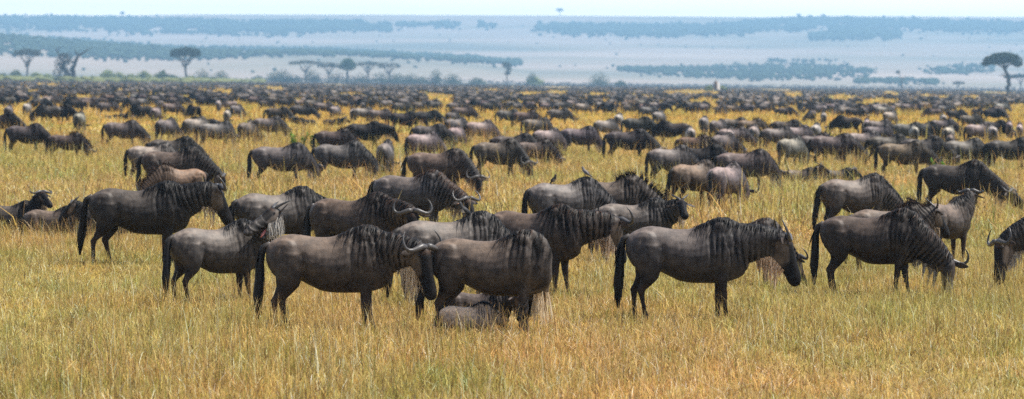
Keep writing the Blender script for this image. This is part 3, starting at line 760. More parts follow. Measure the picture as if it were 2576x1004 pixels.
# ------------------------------------------------------------------ ground and hills
print('ground')
SKY_Y = [(-400, 38), (0, 38), (310, 40), (470, 37), (1000, 38), (1400, 40), (1930, 44), (2050, 41), (2300, 42), (2575, 44), (3000, 44)]
HILL_Y = [(-400, 72), (0, 80), (200, 96), (317, 105), (434, 114), (643, 118), (843, 121), (1010, 131), (1177, 141), (1310, 160), (1420, 200), (3000, 215)]
def lerp(tab, x):
    if x <= tab[0][0]: return tab[0][1]
    for (a, b), (c, d) in zip(tab, tab[1:]):
        if x <= c: return b + (d - b) * (x - a) / (c - a)
    return tab[-1][1]
def sstep(a, b, x):
    t = min(1, max(0, (x - a) / (b - a))); return t * t * (3 - 2 * t)
BASE = [(0, 0), (2500, 0), (3000, 9), (3500, 26), (4500, 62), (6000, 112), (7000, 148), (7600, 172), (8000, 178)]
def terrain(X, Y):
    dist = max(1.0, Y)
    if dist < 2400: return 0.0
    ax = CX + X / dist * FP
    esky = hor(ax) - lerp(SKY_Y, ax)
    e = lerp(BASE, dist) if dist < 8000 else 178
    e = e * esky / 178
    nz = noise.noise(Vector((X * .0012, dist * .0012, 3.1))) * 7 + noise.noise(Vector((X * .004, dist * .003, 1.1))) * 2.5
    e += nz * sstep(3200, 4600, dist) * (1 - sstep(7000, 7900, dist))
    z = e / FP * min(dist, 8000) + CH * sstep(2500, 4000, dist)
    eh = hor(ax) - lerp(HILL_Y, ax) - 7
    if eh > 2:
        prof = sstep(2750, 3900, dist) ** .8 * (1 - sstep(4000, 4900, dist))
        zh = eh / FP * 3900 * prof * (1 + .04 * noise.noise(Vector((X * .004, dist * .004, 7))))
        z = max(z, zh)
    return z
mb = MB(); vs = []
ys = [-150, -20, 5, 20, 30, 40, 55, 75, 100, 140, 200, 300, 450, 700, 1000, 1400, 1900, 2300] + list(np.arange(2450, 8101, 75)) + [8300, 8600]
us = list(np.linspace(-.34, .34, 150))
for y in ys:
    for u in us:
        w = max(y, 300); X = u * w; vs.append((X, y, terrain(X, y)))
n = len(us); fs = [(j * n + i, j * n + i + 1, (j + 1) * n + i + 1, (j + 1) * n + i) for j in range(len(ys) - 1) for i in range(n - 1)]
mb.add(vs, fs)
m, nt, b = new_mat('savanna ground')
geo = N(nt, 'ShaderNodeNewGeometry'); 
n1 = N(nt, 'ShaderNodeTexNoise', i_Scale=.9, i_Detail=8.0); n2 = N(nt, 'ShaderNodeTexNoise', i_Scale=.035, i_Detail=5.0); n3 = N(nt, 'ShaderNodeTexNoise', i_Scale=.0016, i_Detail=6.0)
for k in (n1, n2, n3): nt.links.new(geo.outputs['Position'], k.inputs['Vector'])
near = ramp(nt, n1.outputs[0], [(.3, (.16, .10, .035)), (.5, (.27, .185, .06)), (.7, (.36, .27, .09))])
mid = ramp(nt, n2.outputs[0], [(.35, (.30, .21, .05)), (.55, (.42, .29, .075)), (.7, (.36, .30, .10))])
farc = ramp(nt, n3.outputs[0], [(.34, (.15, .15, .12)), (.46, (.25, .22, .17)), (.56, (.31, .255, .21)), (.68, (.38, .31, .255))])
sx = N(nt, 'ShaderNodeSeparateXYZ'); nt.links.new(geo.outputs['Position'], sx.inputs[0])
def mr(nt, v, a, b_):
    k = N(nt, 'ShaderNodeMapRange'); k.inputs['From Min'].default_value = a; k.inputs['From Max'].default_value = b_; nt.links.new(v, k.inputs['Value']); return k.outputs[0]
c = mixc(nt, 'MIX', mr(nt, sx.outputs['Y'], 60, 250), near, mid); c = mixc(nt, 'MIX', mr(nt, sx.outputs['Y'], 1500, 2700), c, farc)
nt.links.new(c, b.inputs['Base Color']); b.inputs['Roughness'].default_value = .95; b.inputs['Specular IOR Level'].default_value = .1
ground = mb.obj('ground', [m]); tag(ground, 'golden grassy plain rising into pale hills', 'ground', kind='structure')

def march(x, y):
    """first point of the terrain along the line of sight"""
    d = ray(x, y); d = d / d.y; Y = 2450.0; last = None
    while Y < 8300:
        p = EYE + d * Y; h = terrain(p.x, p.y)
        if p.z <= h: return Vector((p.x, Y, h))
        Y += 20
    return None

# far herd beyond counting
def small_beest(coat, seed, tone, **kw):
    b = Beest(coat=coat, seed=seed, voxel=.06, hair=.2, **kw); mb = b.body_mesh()
    for g in (b.tail_mesh(), b.mane_mesh(), b.horn_mesh(1), b.horn_mesh(-1)): mb.add(g.v, g.f, g.c)
    mb.c = [tuple(k * tone for k in c) for c in mb.c]
    return mb.mesh('far wildebeest', [M_COAT])
FARP = [small_beest('dark', 201, 1.0, poll=GZ[0], head=GZ[1]), small_beest('grey', 202, .9, poll=GZ[0], head=GZ[1]), small_beest('dark', 203, .9, poll=ST[0], head=ST[1]),
        small_beest('pale', 204, 1.1, poll=GZ[0], head=GZ[1]), small_beest('brown', 205, .7, poll=LW[0], head=LW[1]), small_beest('grey', 206, .8, poll=ST[0], head=ST[1])]
edge_herd = True
pts, idx, rot, scl = [], [], [], []
for (x, ss, d) in rest:
    ht, hd, pr, tn = pick(); k = random.choices(range(6), (4, 4, 3, 2, 2, 2))[0]; q = ht / 1.4 * random.uniform(.92, 1.05)
    pts.append(d); idx.append(k); rot.append(R(hd)); scl.append((q, q, q))
for k in range(5200):
    x = random.uniform(-120, 2700); Y = random.uniform(2080, 2900 if x < 1290 else 2780)
    if 5.5 < 3.1 * FP / Y < 99 and x < 640 and Y < 2790: continue
    if 600 < x < 1300 and 2380 < Y < 2640 and random.random() < .8: continue
    X = (x - CX) / FP * Y; k = random.choices(range(6), (4, 4, 3, 2, 2, 2))[0]; q = random.uniform(.85, 1.02)
    pts.append((X, Y, terrain(X, Y))); idx.append(k); rot.append(random.uniform(0, 6.28)); scl.append((q, q, q))
scatter('distant_herd', pts, idx, rot, scl, FARP, 'countless dark wildebeest packed to the edge of the plain', 'herd')

# ------------------------------------------------------------------ far woods (each wood is one mass of trees)
print('woods')
def blob_proto(seed):
    r = random.Random(seed); bm_v = []; mb = MB()
    for k in range(3):
        rr = r.uniform(.32, .55); ellipsoid(mb, (r.uniform(-.3, .3), r.uniform(-.3, .3), .45 + r.uniform(-.05, .25)), (rr, rr, rr * r.uniform(.6, .95)), nu=7, nv=5)
    tube(mb, [(0, 0, -.1), (0, 0, .5)], [.07, .05], 4)
    mb.v = [tuple(Vector(v) * (1 + .22 * noise.noise(Vector(v) * 4 + Vector((seed, 0, 0))))) for v in mb.v]
    return mb
BP = []
M_WOOD = mat_attr('far foliage', .9, .1)
for i in range(6):
    q = blob_proto(i); g = random.Random(i).uniform(.7, 1.3); q.c = [(.040 * g, .060 * g, .036 * g)] * len(q.v); BP.append(q.mesh('wood tree', [M_WOOD]))
def wood(name, label, polys, dens, hmin, hmax):
    pts, idx, rot, scl = [], [], [], []
    for (top, bot) in polys:
        x0, x1 = top[0][0], top[-1][0]
        area = sum((lerp(bot, x) - lerp(top, x)) for x in np.linspace(x0, x1, 60)) / 60 * (x1 - x0)
        nmain = int(area * dens)
        for k in range(int(nmain * 1.03)):
            x = random.uniform(x0, x1); ty, by = lerp(top, x), lerp(bot, x)
            if by <= ty: continue
            y = random.uniform(ty, by) + random.gauss(0, 2.0)
            f = noise.noise(Vector((x * .022, y * .10, 5))) + .6 * noise.noise(Vector((x * .09, y * .3, 8)))
            edge = min(1, max(0, (y - ty) / (by - ty + .01)))
            if k >= nmain: y = (by + abs(random.gauss(0, 4))) if random.random() < .75 else ty - abs(random.gauss(0, 3)); x += random.gauss(0, 25)
            elif f < -.42 + .75 * max(0, edge - .45) + random.gauss(0, .12): continue
            p = march(x, y + 1)
            if p is None: continue
            h = random.uniform(hmin, hmax) * (1.25 if random.random() < .05 else 1)
            pts.append(p); idx.append(random.randrange(6)); rot.append(random.uniform(0, 6)); w = random.uniform(.9, 1.5); scl.append((h * w, h * w, h))
    return scatter(name, pts, idx, rot, scl, BP, label, 'woodland')
wood('escarpment_woodland', 'long blue wood along the top of the left escarpment', [
    ([(-60, 45), (310, 47), (470, 50), (643, 58), (730, 56), (890, 57)], [(-60, 68), (300, 80), (470, 82), (643, 89), (810, 80), (890, 76)]),
    ([(893, 61), (983, 62)], [(893, 80), (983, 76)]), ([(1000, 62), (1150, 58)], [(1000, 68), (1150, 71)]), ([(1205, 60), (1245, 66)], [(1205, 70), (1245, 71)])], .20, 4, 8)
wood('knoll_woodland', 'blue wood on the right hand ridge knoll', [
    ([(1350, 70), (1400, 63), (1604, 65), (1795, 64), (1860, 60), (1931, 52), (2050, 47), (2250, 50), (2400, 56), (2640, 58)],
     [(1350, 76), (1430, 88), (1604, 90), (1795, 90), (1931, 76), (2050, 73), (2250, 72), (2400, 80), (2640, 80)]),
    ([(2038, 92), (2110, 76), (2265, 80)], [(2038, 98), (2110, 101), (2265, 96)])], .20, 4, 8)
wood('hillside_woodland', 'greenish blue wood covering the nearer left hillside', [
    ([(-60, 84), (0, 86), (200, 101), (317, 110), (434, 119), (643, 123), (843, 126), (1010, 136), (1177, 146), (1310, 160)],
     [(-60, 132), (0, 135), (200, 143), (434, 150), (643, 140), (843, 135), (1010, 146), (1177, 154), (1310, 164)])], .28, 2.6, 4.8)
wood('low_woodland', 'flat blue wood below the right ridge above the herd', [
    ([(1555, 173), (1700, 172), (1931, 165), (2100, 165), (2190, 180)], [(1555, 177), (1700, 190), (1931, 199), (2100, 198), (2190, 184)]),
    ([(1930, 153), (2105, 153)], [(1930, 156), (2105, 156)])], .18, 2.2, 4)
wood('slope_scrub', 'thin scattered scrub dotting the pale far slopes', [
    ([(-60, 88), (600, 96), (1350, 78), (2575, 92), (2640, 92)], [(-60, 92), (600, 112), (1350, 140), (2000, 150), (2640, 165)]),
    ([(-60, 138), (400, 150), (1300, 160), (1600, 165), (2640, 165)], [(-60, 175), (400, 185), (1300, 195), (1600, 198), (2640, 205)])], .0006, 2, 3.5)
wood('small_woodland', 'small blue wood left of the big acacia', [
    ([(2325, 180), (2400, 163), (2500, 167)], [(2325, 184), (2400, 186), (2500, 180)]), ([(2150, 203), (2240, 199), (2360, 204)], [(2150, 210), (2240, 211), (2360, 211)])], .18, 2, 3.5)

# ------------------------------------------------------------------ trees and bushes standing on the plain
print('trees')
LEAFC = (.022, .036, .012)
def crown_mesh(blobs, n, q, col, seed, flat=.5):
    r = random.Random(seed); mb = MB()
    tot = sum(b_[1][0] * b_[1][1] for b_ in blobs)
    for (c, rad) in blobs:
        for k in range(int(n * rad[0] * rad[1] / tot)):
            d = Vector((r.gauss(0, 1), r.gauss(0, 1), r.gauss(0, 1))).normalized() * (r.random() ** .4)
            p = Vector(c) + Vector((d.x * rad[0], d.y * rad[1], d.z * rad[2]))
            if noise.noise(p * (1.1 / q * .35) + Vector((seed, 0, 0))) < -.22: continue
            a = Vector((r.gauss(0, 1), r.gauss(0, 1), r.gauss(0, flat))).normalized(); b_ = a.cross(Vector((r.gauss(0, 1), r.gauss(0, 1), r.gauss(0, 1)))).normalized()
            s_ = q * r.uniform(.5, 1.2); g = r.uniform(.65, 1.45)
            mb.add([p + a * s_, p + b_ * s_ * .6, p - a * s_, p - b_ * s_ * .6], [(0, 1, 2, 3)], (col[0] * g, col[1] * g, col[2] * g))
    return mb
def limb(mb, a, b_, r0, r1, seed, col, wob=.06, n=6):
    r = random.Random(seed); a, b_ = Vector(a), Vector(b_); L_ = (b_ - a).length
    pts = [a.lerp(b_, i / n) + Vector((r.gauss(0, 1), r.gauss(0, 1), r.gauss(0, .5))) * L_ * wob * math.sin(math.pi * i / n) for i in range(n + 1)]
    tube(mb, pts, [r0 + (r1 - r0) * i / n for i in range(n + 1)], 7, col=col); return pts
def tree(name, label, cat, x, ybase, ytop, spec, seed, group=None, col=LEAFC, bark=(.06, .05, .045), leaf=1.0, dens=1.0, dist=None):
    """spec: list of limbs and blobs in units of the tree's height; x to the right, z up"""
    if not dist: ybase = max(ybase, hor(x) + (14 if x < 640 else 11.5))
    if dist: d = ray(x, ybase); p = EYE + d * (dist / d.y); p.z = terrain(p.x, p.y)
    else:
        p = on_plane(x, ybase, 0)
    top = ray(x, ytop); H = (EYE + top * (p.y / top.y)).z - p.z
    root = bpy.data.objects.new(name, None); COL.objects.link(root); root.location = (p.x, p.y, p.z); tag(root, label, cat, group)
    mb = MB(); r = random.Random(seed)
    for l in spec['limbs']:
        (x0, z0, x1, z1, r0, r1) = l
        yy = r.uniform(-.12, .12) * (1 if z1 > .5 else .4)
        pts = limb(mb, (x0 * H, 0, z0 * H), (x1 * H, yy * H, z1 * H), r0 * H * 1.3, r1 * H * 1.4, seed + len(mb.v), bark)
        if spec.get('twigs', 0) and z1 > .5:
            for k in range(spec['twigs']):
                q = pts[r.randrange(2, 7)]; e = q + Vector((r.uniform(-.16, .16), r.uniform(-.14, .14), r.uniform(.02, .13))) * H
                limb(mb, q, e, r1 * H * .8, r1 * H * .25, seed + k, bark, n=3)
    if mb.v: mb.obj('trunk', [M_BARK], root)
    if spec.get('blobs'):
        px_m = p.y / FP * 2.5
        spec = dict(spec); cm = crown_mesh([((cx * H, r.uniform(-.04, .04) * H, cz * H), (rx * H, rx * H * .9, rz * H)) for (cx, cz, rx, rz) in spec['blobs']], int(spec.get('n', 900) * dens * 2.2), max(px_m * .8, H * .03) * leaf, col, seed)
        if name == 'bush' and col[0] > .1:
            for (cx, cz, rx, rz) in spec['blobs']:
                b0 = len(cm.v); ellipsoid(cm, (cx * H, 0, cz * H), (rx * H * .66, rx * H * .6, rz * H * .62), nu=10, nv=7, col=col)
                for q in range(b0, len(cm.v)): v = Vector(cm.v[q]); cm.v[q] = tuple(v + v.normalized() * H * .26 * noise.noise(v * (3.5 / H) + Vector((seed, 0, 0))))
        cm.obj('crown', [M_LEAF], root, smooth=False)
    return root
umb = lambda w=.42, n=900, th=.10: dict(n=n, twigs=4, limbs=[(0, -.02, .01, .42, .028, .020), (.01, .40, -.22, .78, .02, .008), (.01, .42, .2, .80, .02, .008), (.01, .41, -.06, .84, .018, .008), (.01, .42, .1, .85, .016, .007), (0, .5, -.3, .8, .012, .005), (0, .5, .32, .82, .012, .005)],
    blobs=[(-w * .55, .84, w * .5, th), (0, .88, w * .6, th * 1.1), (w * .55, .85, w * .5, th), (-w * .85, .80, w * .22, th * .6), (w * .85, .8, w * .22, th * .6)])
GT = 'trees standing on the far plain'
BL = (.022, .030, .018)
tree('acacia_tree', 'leafless flat-topped pale tree at the far left', 'tree', 68, 196, 120, umb(.40, 420), 1, GT, col=(.05, .05, .04), bark=(.09, .08, .075))
tree('dead_tree', 'dead forked dark tree with shaggy creeper on its left side', 'tree', 187, 209, 122, dict(n=1300, twigs=2, limbs=[(.0, -.02, -.02, .5, .06, .045), (-.02, .48, .10, .80, .04, .03), (.10, .78, .40, .98, .028, .012), (.10, .78, .02, .98, .02, .008), (-.05, .0, -.42, .72, .05, .025), (-.42, .72, -.55, .98, .022, .012), (-.3, .5, -.1, .85, .022, .01), (-.12, .1, -.5, .55, .03, .012)],
     blobs=[(-.42, .55, .17, .27), (-.28, .38, .20, .30), (-.50, .25, .14, .22), (-.30, .80, .14, .09), (-.15, .62, .12, .12)]), 2, GT, col=(.05, .048, .035), bark=(.035, .03, .028), dens=.42)
tree('acacia_tree', 'umbrella acacia with full green crown on a thin trunk, left', 'tree', 466, 204, 119, umb(.42, 1500, .13), 3, GT, bark=(.08, .07, .06))
tree('acacia_tree', 'wide flat-topped hazy tree left of the round green tree', 'tree', 768, 204, 149, umb(.72, 430, .07), 4, GT, col=BL)
tree('acacia_tree', 'thin hazy tree between flat-topped and round green trees', 'tree', 826, 203, 157, umb(.55, 330, .12), 5, GT, col=BL)
tree('green_tree', 'dense round green tree on a short stem', 'tree', 873, 203, 145, dict(n=1400, limbs=[(0, -.02, 0, .5, .04, .03), (0, .4, -.12, .7, .02, .01), (0, .4, .12, .72, .02, .01)], blobs=[(0, .74, .30, .22), (-.14, .66, .2, .16), (.15, .68, .2, .16), (.03, .86, .2, .12)]), 6, GT, col=(.03, .075, .02))
tree('bare_tree', 'bare spreading flat tree right of the round green tree', 'tree', 925, 203, 152, umb(.62, 330, .08), 7, GT, col=BL, bark=(.08, .07, .07))
tree('acacia_tree', 'faint thin-crowned tree right of the bare spreading tree', 'tree', 978, 204, 157, umb(.5, 230, .12), 8, GT, col=BL)
tree('thin_tree', 'lone thin hazy tree left of the image middle', 'tree', 1275, 209, 152, dict(n=330, twigs=3, limbs=[(0, -.02, .0, .6, .022, .014), (0, .5, -.12, .9, .014, .006), (0, .55, .12, .92, .014, .006)], blobs=[(-.06, .82, .18, .14), (.08, .68, .14, .12), (0, .5, .14, .08)]), 9, GT, col=BL, bark=(.09, .085, .08))
tree('bare_tree', 'small bare crooked tree left of the small blue wood', 'tree', 2268, 222, 178, dict(n=60, twigs=2, limbs=[(0, -.02, .0, .55, .03, .022), (0, .5, -.18, .95, .022, .01), (-.18, .92, -.32, .98, .014, .006), (0, .5, .18, .78, .018, .008)], blobs=[(-.22, .93, .12, .08)]), 10, GT, col=BL)
tree('acacia_tree', 'big dark green acacia with flat cloud-like crown at right', 'tree', 2536, 238, 131, dict(n=5200, twigs=2, limbs=[(0, -.02, .0, .36, .040, .034), (0, .34, -.10, .60, .032, .026), (-.10, .58, -.14, .80, .026, .016), (-.1, .60, .02, .82, .018, .01), (-.12, .62, -.36, .78, .016, .008), (-.10, .6, .2, .8, .014, .006), (0, .38, -.18, .50, .012, .005), (-.05, .45, -.26, .44, .008, .004), (.0, .36, .12, .46, .010, .005)],
     blobs=[(-.42, .80, .20, .10), (-.22, .86, .24, .12), (.0, .86, .24, .11), (.16, .80, .16, .11), (-.30, .76, .22, .06), (-.55, .72, .10, .05), (.2, .72, .11, .07), (-.1, .93, .2, .06), (-.12, .80, .25, .06)]), 11, GT, col=(.030, .045, .016), bark=(.035, .032, .03))
tree('acacia_tree', 'low flat acacia behind the big acacia at the right edge', 'tree', 2566, 226, 186, umb(.9, 900, .10), 12, GT, col=BL)
tree('bare_tree', 'tiny leaning bare shrub left of the big acacia', 'tree', 2410, 222, 205, umb(.6, 160, .12), 13, GT, col=BL)
tree('acacia_tree', 'lone flat tree on the skyline of the ridge', 'tree', 1407, 43, 22, umb(.42, 500, .16), 14, None, dist=7900)
tree('ridge_tree', 'single tall tree on the left skyline wood', 'tree', 308, 44, 29, dict(n=500, limbs=[(0, -.1, 0, .5, .04, .03)], blobs=[(0, .7, .35, .3)]), 15, None, dist=7850)
GB = 'bushes on the far plain'
bush = lambda w=.8, n=700: dict(n=n, limbs=[(0, -.03, -.2, .4, .04, .02), (0, -.03, .2, .4, .04, .02), (0, -.03, 0, .5, .04, .02)], blobs=[(-.3 * w, .45, .4 * w, .35), (.3 * w, .42, .4 * w, .33), (0, .62, .4 * w, .35), (.02, .25, .65 * w, .25)])
BUSH = [(40, 196, 173, 'bright bush between the left edge and the bare flat tree', 'g', .8), (8, 198, 183, 'low green bush touching the left edge', 'g', 1.3), (92, 201, 180, 'green bush at the foot of the leafless flat tree', 'g', 1.2), (118, 202, 184, 'low bush between flat tree and dead tree', 'g', 1.4),
 (272, 203, 172, 'large green bush right of the dead forked tree', 'g', 1.0), (300, 205, 178, 'rounded bush right of the large green one', 'g', 1.0), (232, 206, 190, 'low bush touching the dead forked tree', 'g', 1.6), (330, 206, 184, 'small bush between the two large green bushes', 'g', 1.2),
 (362, 206, 175, 'bright green bush in the left green belt', 'g', 1.0), (408, 204, 174, 'green bush left of the umbrella acacia', 'g', 1.0), (435, 207, 187, 'low green bush under the umbrella acacia, left side', 'g', 1.4), (480, 207, 188, 'low green bush under the umbrella acacia, right side', 'g', 1.5),
 (508, 192, 171, 'dark round bush right of the umbrella acacia', 'b', .9), (556, 197, 174, 'faint blue bush on the slope right of the umbrella acacia', 'b', .9), (538, 209, 192, 'low green bush in the herd right of the acacia', 'g', 1.6),
 (690, 204, 177, 'grey-green bush at the left of the middle thicket', 'b', 1.2), (712, 204, 170, 'round dark bush of the middle thicket', 'b', 1.0), (786, 205, 171, 'green bush below the wide flat-topped tree', 'b', 1.0), (846, 206, 176, 'dull bush below the round green tree', 'b', 1.6),
 (960, 206, 177, 'wide dull green bush right of the bare spreading tree', 'b', 1.5), (1000, 205, 181, 'rounded bush at the foot of the faint tree', 'b', 1.2), (1033, 206, 181, 'dark dome bush standing apart in the middle', 'b', 1.1), (1096, 205, 171, 'upright dark bush right of the dome bush', 'b', .6),
 (1137, 207, 181, 'round blue-grey bush right of the upright one', 'b', 1.0), (1345, 209, 190, 'green spreading shrub beside the leaning dark one', 'g', 1.3), (1338, 208, 180, 'leaning dark shrub right of the lone thin tree', 'b', .6), (1507, 198, 177, 'lone blue round bush before the low wood', 'b', 1.0),
 (740, 207, 186, 'small dull bush left under the flat-topped tree', 'b', 1.5), (905, 207, 183, 'small dull bush under the bare spreading tree', 'b', 1.6), (1065, 206, 189, 'low dull bush between dome and upright bushes', 'b', 1.5), (650, 206, 188, 'small faint bush left of the middle thicket', 'b', 1.4),
 (1785, 232, 213, 'green shrub left of the brown-white mound', 'g', 1.0), (1818, 232, 215, 'green shrub right of the brown-white mound', 'g', 1.0), (1200, 207, 193, 'low grey bush left of the lone thin tree', 'b', 1.6), (1560, 209, 201, 'tiny bush on the plain before the low wood', 'b', 1.2)]
for i, (x, yb, yt, lab, k, w) in enumerate(BUSH):
    dd = None
    tree('bush', lab, 'bush', x, yb, yt, bush(w, 620), 40 + i, GB, col=(.21, .235, .07) if k == 'g' else (.07, .095, .045), dist=dd, leaf=.9)

BPG = []
for i in range(6):
    q = blob_proto(i + 20); g = random.Random(i).uniform(.7, 1.3); cc = (.12 * g, .125 * g, .045 * g) if i < 3 else (.05 * g, .06 * g, .03 * g); q.c = [cc] * len(q.v); BPG.append(q.mesh('shrub', [M_WOOD]))
pts, idx, rot, scl = [], [], [], []
for k in range(1500):
    if k < 1000: x = random.uniform(-60, 660); fy = hor(x) + random.uniform(10.6, 18) - max(0, x - 480) * .02; g = random.randrange(0, 3); h = random.uniform(.8, 2.9)
    else: x = random.triangular(640, 1290, 900); fy = hor(x) + random.uniform(3.5, 6.5); g = random.randrange(3, 6); h = random.uniform(1.5, 5.5) * (1 if x < 1000 else .6)
    p = on_plane(x, fy); pts.append(p); idx.append(g); rot.append(random.uniform(0, 6)); w = h * random.uniform(1.2, 2.4); scl.append((w, w, h))
scatter('shrub_belt', pts, idx, rot, scl, BPG, 'low green scrub along the far edge of the herd', 'undergrowth')

# upright mound, brown with one whitish face
p = on_plane(1800, 233, 0); root = bpy.data.objects.new('earth_mound', None); COL.objects.link(root); root.location = (p.x, p.y, 0)
tag(root, 'upright brown mound with a whitish right face amid the far herd', 'mound')
k = p.y / FP; mb = MB()
tube(mb, [(0, 0, -.2), (.1, 0, 10 * k), (.3, 0, 20 * k), (-.4 * 3 * k, 0, 27 * k), (-.6 * 3 * k, 0, 31 * k)], [11 * k, 9 * k, 7.5 * k, 4 * k, 1 * k], 12, col=(.13, .085, .06))
mb.v = [tuple(Vector(v) + Vector(v).normalized() * noise.noise(Vector(v) * .8) * 1.6 * k) for v in mb.v]
mb.c = [(.55, .5, .46) if v[0] > 2.6 * k + .1 * v[2] else c for v, c in zip(mb.v, mb.c)]
mb.obj('mound_body', [M_ROCK], root)

# leafy bright green weeds among the middle rows
def weed(x, y, hgt, label, seed, n=5):
    r = random.Random(seed); p = on_plane(x, y, 0); root = bpy.data.objects.new('green_weed', None); COL.objects.link(root); root.location = (p.x, p.y, 0)
    tag(root, label, 'plant', 'bright green weeds in the grass'); st_ = MB(); lf = MB()
    for k in range(n):
        a = r.uniform(0, 6.28); e = Vector((math.cos(a) * .3, math.sin(a) * .3, 1)) * hgt * r.uniform(.7, 1.05); e.x += r.uniform(-.25, .25)
        pts = limb(st_, (0, 0, 0), e, .02, .008, seed + k, (.08, .12, .03))
        for q in range(26):
            f = r.uniform(.3, 1); b_ = Vector((0, 0, 0)).lerp(e, f); d = Vector((r.gauss(0, 1), r.gauss(0, 1), r.gauss(.4, .5))).normalized(); w = d.cross(Vector((0, 0, 1))).normalized() * .045; L_ = r.uniform(.10, .2)
            lf.add([b_, b_ + d * L_ * .5 + w, b_ + d * L_, b_ + d * L_ * .5 - w], [(0, 1, 2, 3)], (.13 * r.uniform(.7, 1.3), .22 * r.uniform(.8, 1.2), .025))
    st_.obj('stem', [M_BARK], root); lf.obj('leaf', [M_LEAF], root, smooth=False)
weed(750, 400, .95, 'bright green leafy weed behind the grazing pair left of centre', 1, 9)
weed(785, 388, .75, 'small bright green weed right of the taller one', 2, 6)
weed(1225, 415, .55, 'small green weed in front of a grazing wildebeest', 3, 4)
weed(2370, 470, .8, 'green weed standing before the dark right-edge grazer', 4, 4)

# ------------------------------------------------------------------ birds on the backs
def bird(x, y, beest, heading, label, dark, white, sc=1.0, zup=0):
    r_, b_ = beest; Mi = r_.matrix_basis.inverted()
    # choose the spot on the animal's back under the line of sight
    dd = ray(x, y); t = r_.location.y / dd.y; w = EYE + dd * t
    loc = Mi @ Vector((w.x, r_.location.y, 0)); h = b_.bvh.ray_cast(Vector((loc.x, .0, 3)), Vector((0, 0, -1)))
    pos = r_.matrix_basis @ (h[0] if h[0] else Vector((loc.x, 0, 1.3)))
    root = bpy.data.objects.new('perched_bird', None); COL.objects.link(root); root.location = pos; root.rotation_euler = (0, 0, R(heading)); root.scale = (sc,) * 3
    tag(root, label, 'bird', 'small birds perched on wildebeest'); mb = MB(); Y = Vector((0, 1, 0))
    pts = [(-.09, .030, .012, .010), (-.065, .05, .022, .02), (-.03, .075, .034, .035), (.005, .095, .036, .04), (.03, .118, .03, .032), (.045, .142, .022, .022), (.052, .165, .021, .023), (.058, .184, .014, .013), (.06, .192, .004, .004)]
    secs = []
    for i, (a, z, w_, hgt) in enumerate(pts):
        T = Vector((1, 0, .5 if i < 4 else 2)).normalized(); secs.append((Vector((a, 0, z)), Y, T.cross(Y) * -1 if (T.cross(Y)).z < 0 else T.cross(Y), w_, hgt, hgt, 0))
    loft(mb, secs, 10)
    mb.c = [tuple(white if (v[0] > .0 and v[2] < .10 and v[0] > v[2] * .2) else dark) for v in mb.v]
    mb.obj('body', [M_FEATHER], root)
    wg = MB()
    for sg in (-1, 1):
        ellipsoid(wg, (-.025, sg * .03, .078), (.062, .009, .026), Matrix.Rotation(R(-32), 3, 'Y'), nu=8, nv=6, col=tuple(k * .8 for k in dark))
    wg.obj('wing', [M_FEATHER], root)
    q = MB(); tube(q, [(-.07, 0, .045), (-.12, 0, .02), (-.16, 0, -.0)], [.014, .013, .009], 6, col=tuple(k * .7 for k in dark)); q.obj('tail', [M_FEATHER], root)
    q = MB(); tube(q, [(.068, 0, .170), (.09, 0, .166), (.105, 0, .160)], [.008, .006, .001], 6, col=(.15, .07, .03)); q.obj('beak', [M_HORN], root)
    for sg in (-1, 1):
        q = MB(); tube(q, [(0, sg * .014, .065), (.004, sg * .014, .03), (.0, sg * .014, -.005)], [.006, .004, .004], 5, col=(.06, .04, .03)); tube(q, [(-.01, sg * .014, .002), (.025, sg * .016, .003)], [.004, .003], 5, col=(.06, .04, .03)); q.obj('leg', [M_HORN], root)
bird(1388, 445, (h10, b10), -60, 'dark bird perched on the rump of the two-bird wildebeest', (.04, .035, .035), (.25, .23, .22))
bird(1483, 432, (h10, b10), 150, 'grey bird with white belly perched on the hump of the two-bird wildebeest', (.12, .11, .11), (.55, .53, .5))
h7 = [k for k in KIN if 'carrying a bird' in k[0]['label']][0]
bird(1172, 528, h7, -150, 'black and white bird crouched on the hump behind the front centre pair', (.03, .03, .03), (.6, .58, .55), sc=1.15)

# ------------------------------------------------------------------ grass
print('grass')
m, nt, b = new_mat('savanna grass'); at = N(nt, 'ShaderNodeAttribute', attribute_name='col'); geo = N(nt, 'ShaderNodeNewGeometry')
mp = N(nt, 'ShaderNodeMapping'); mp.inputs['Scale'].default_value = (1, .5, 0); nt.links.new(geo.outputs['Position'], mp.inputs[0])
n1 = N(nt, 'ShaderNodeTexNoise', i_Scale=.55, i_Detail=4.0); n2 = N(nt, 'ShaderNodeTexNoise', i_Scale=.09, i_Detail=3.0)
nt.links.new(mp.outputs[0], n1.inputs['Vector']); nt.links.new(mp.outputs[0], n2.inputs['Vector'])
c = mixc(nt, 'MULTIPLY', 1.0, at.outputs['Color'], ramp(nt, n1.outputs[0], [(.30, (.74, .86, .66)), (.5, (1, 1, 1)), (.70, (1.14, 1.02, .92))]))
c = mixc(nt, 'MULTIPLY', 1.0, c, ramp(nt, n2.outputs[0], [(.35, (.85, 1.0, .8)), (.6, (1.1, 1, .95))]))
sx = N(nt, 'ShaderNodeSeparateXYZ'); nt.links.new(geo.outputs['Position'], sx.inputs[0])
c = mixc(nt, 'MULTIPLY', mr(nt, sx.outputs['Y'], 80, 260), c, (1.10, 1.0, .62, 1))
nt.links.new(c, b.inputs['Base Color']); b.inputs['Roughness'].default_value = .6; b.inputs['Specular IOR Level'].default_value = .25
tr = N(nt, 'ShaderNodeBsdfTranslucent'); mx = N(nt, 'ShaderNodeMixShader'); mx.inputs[0].default_value = .4; out = nt.nodes['Material Output']
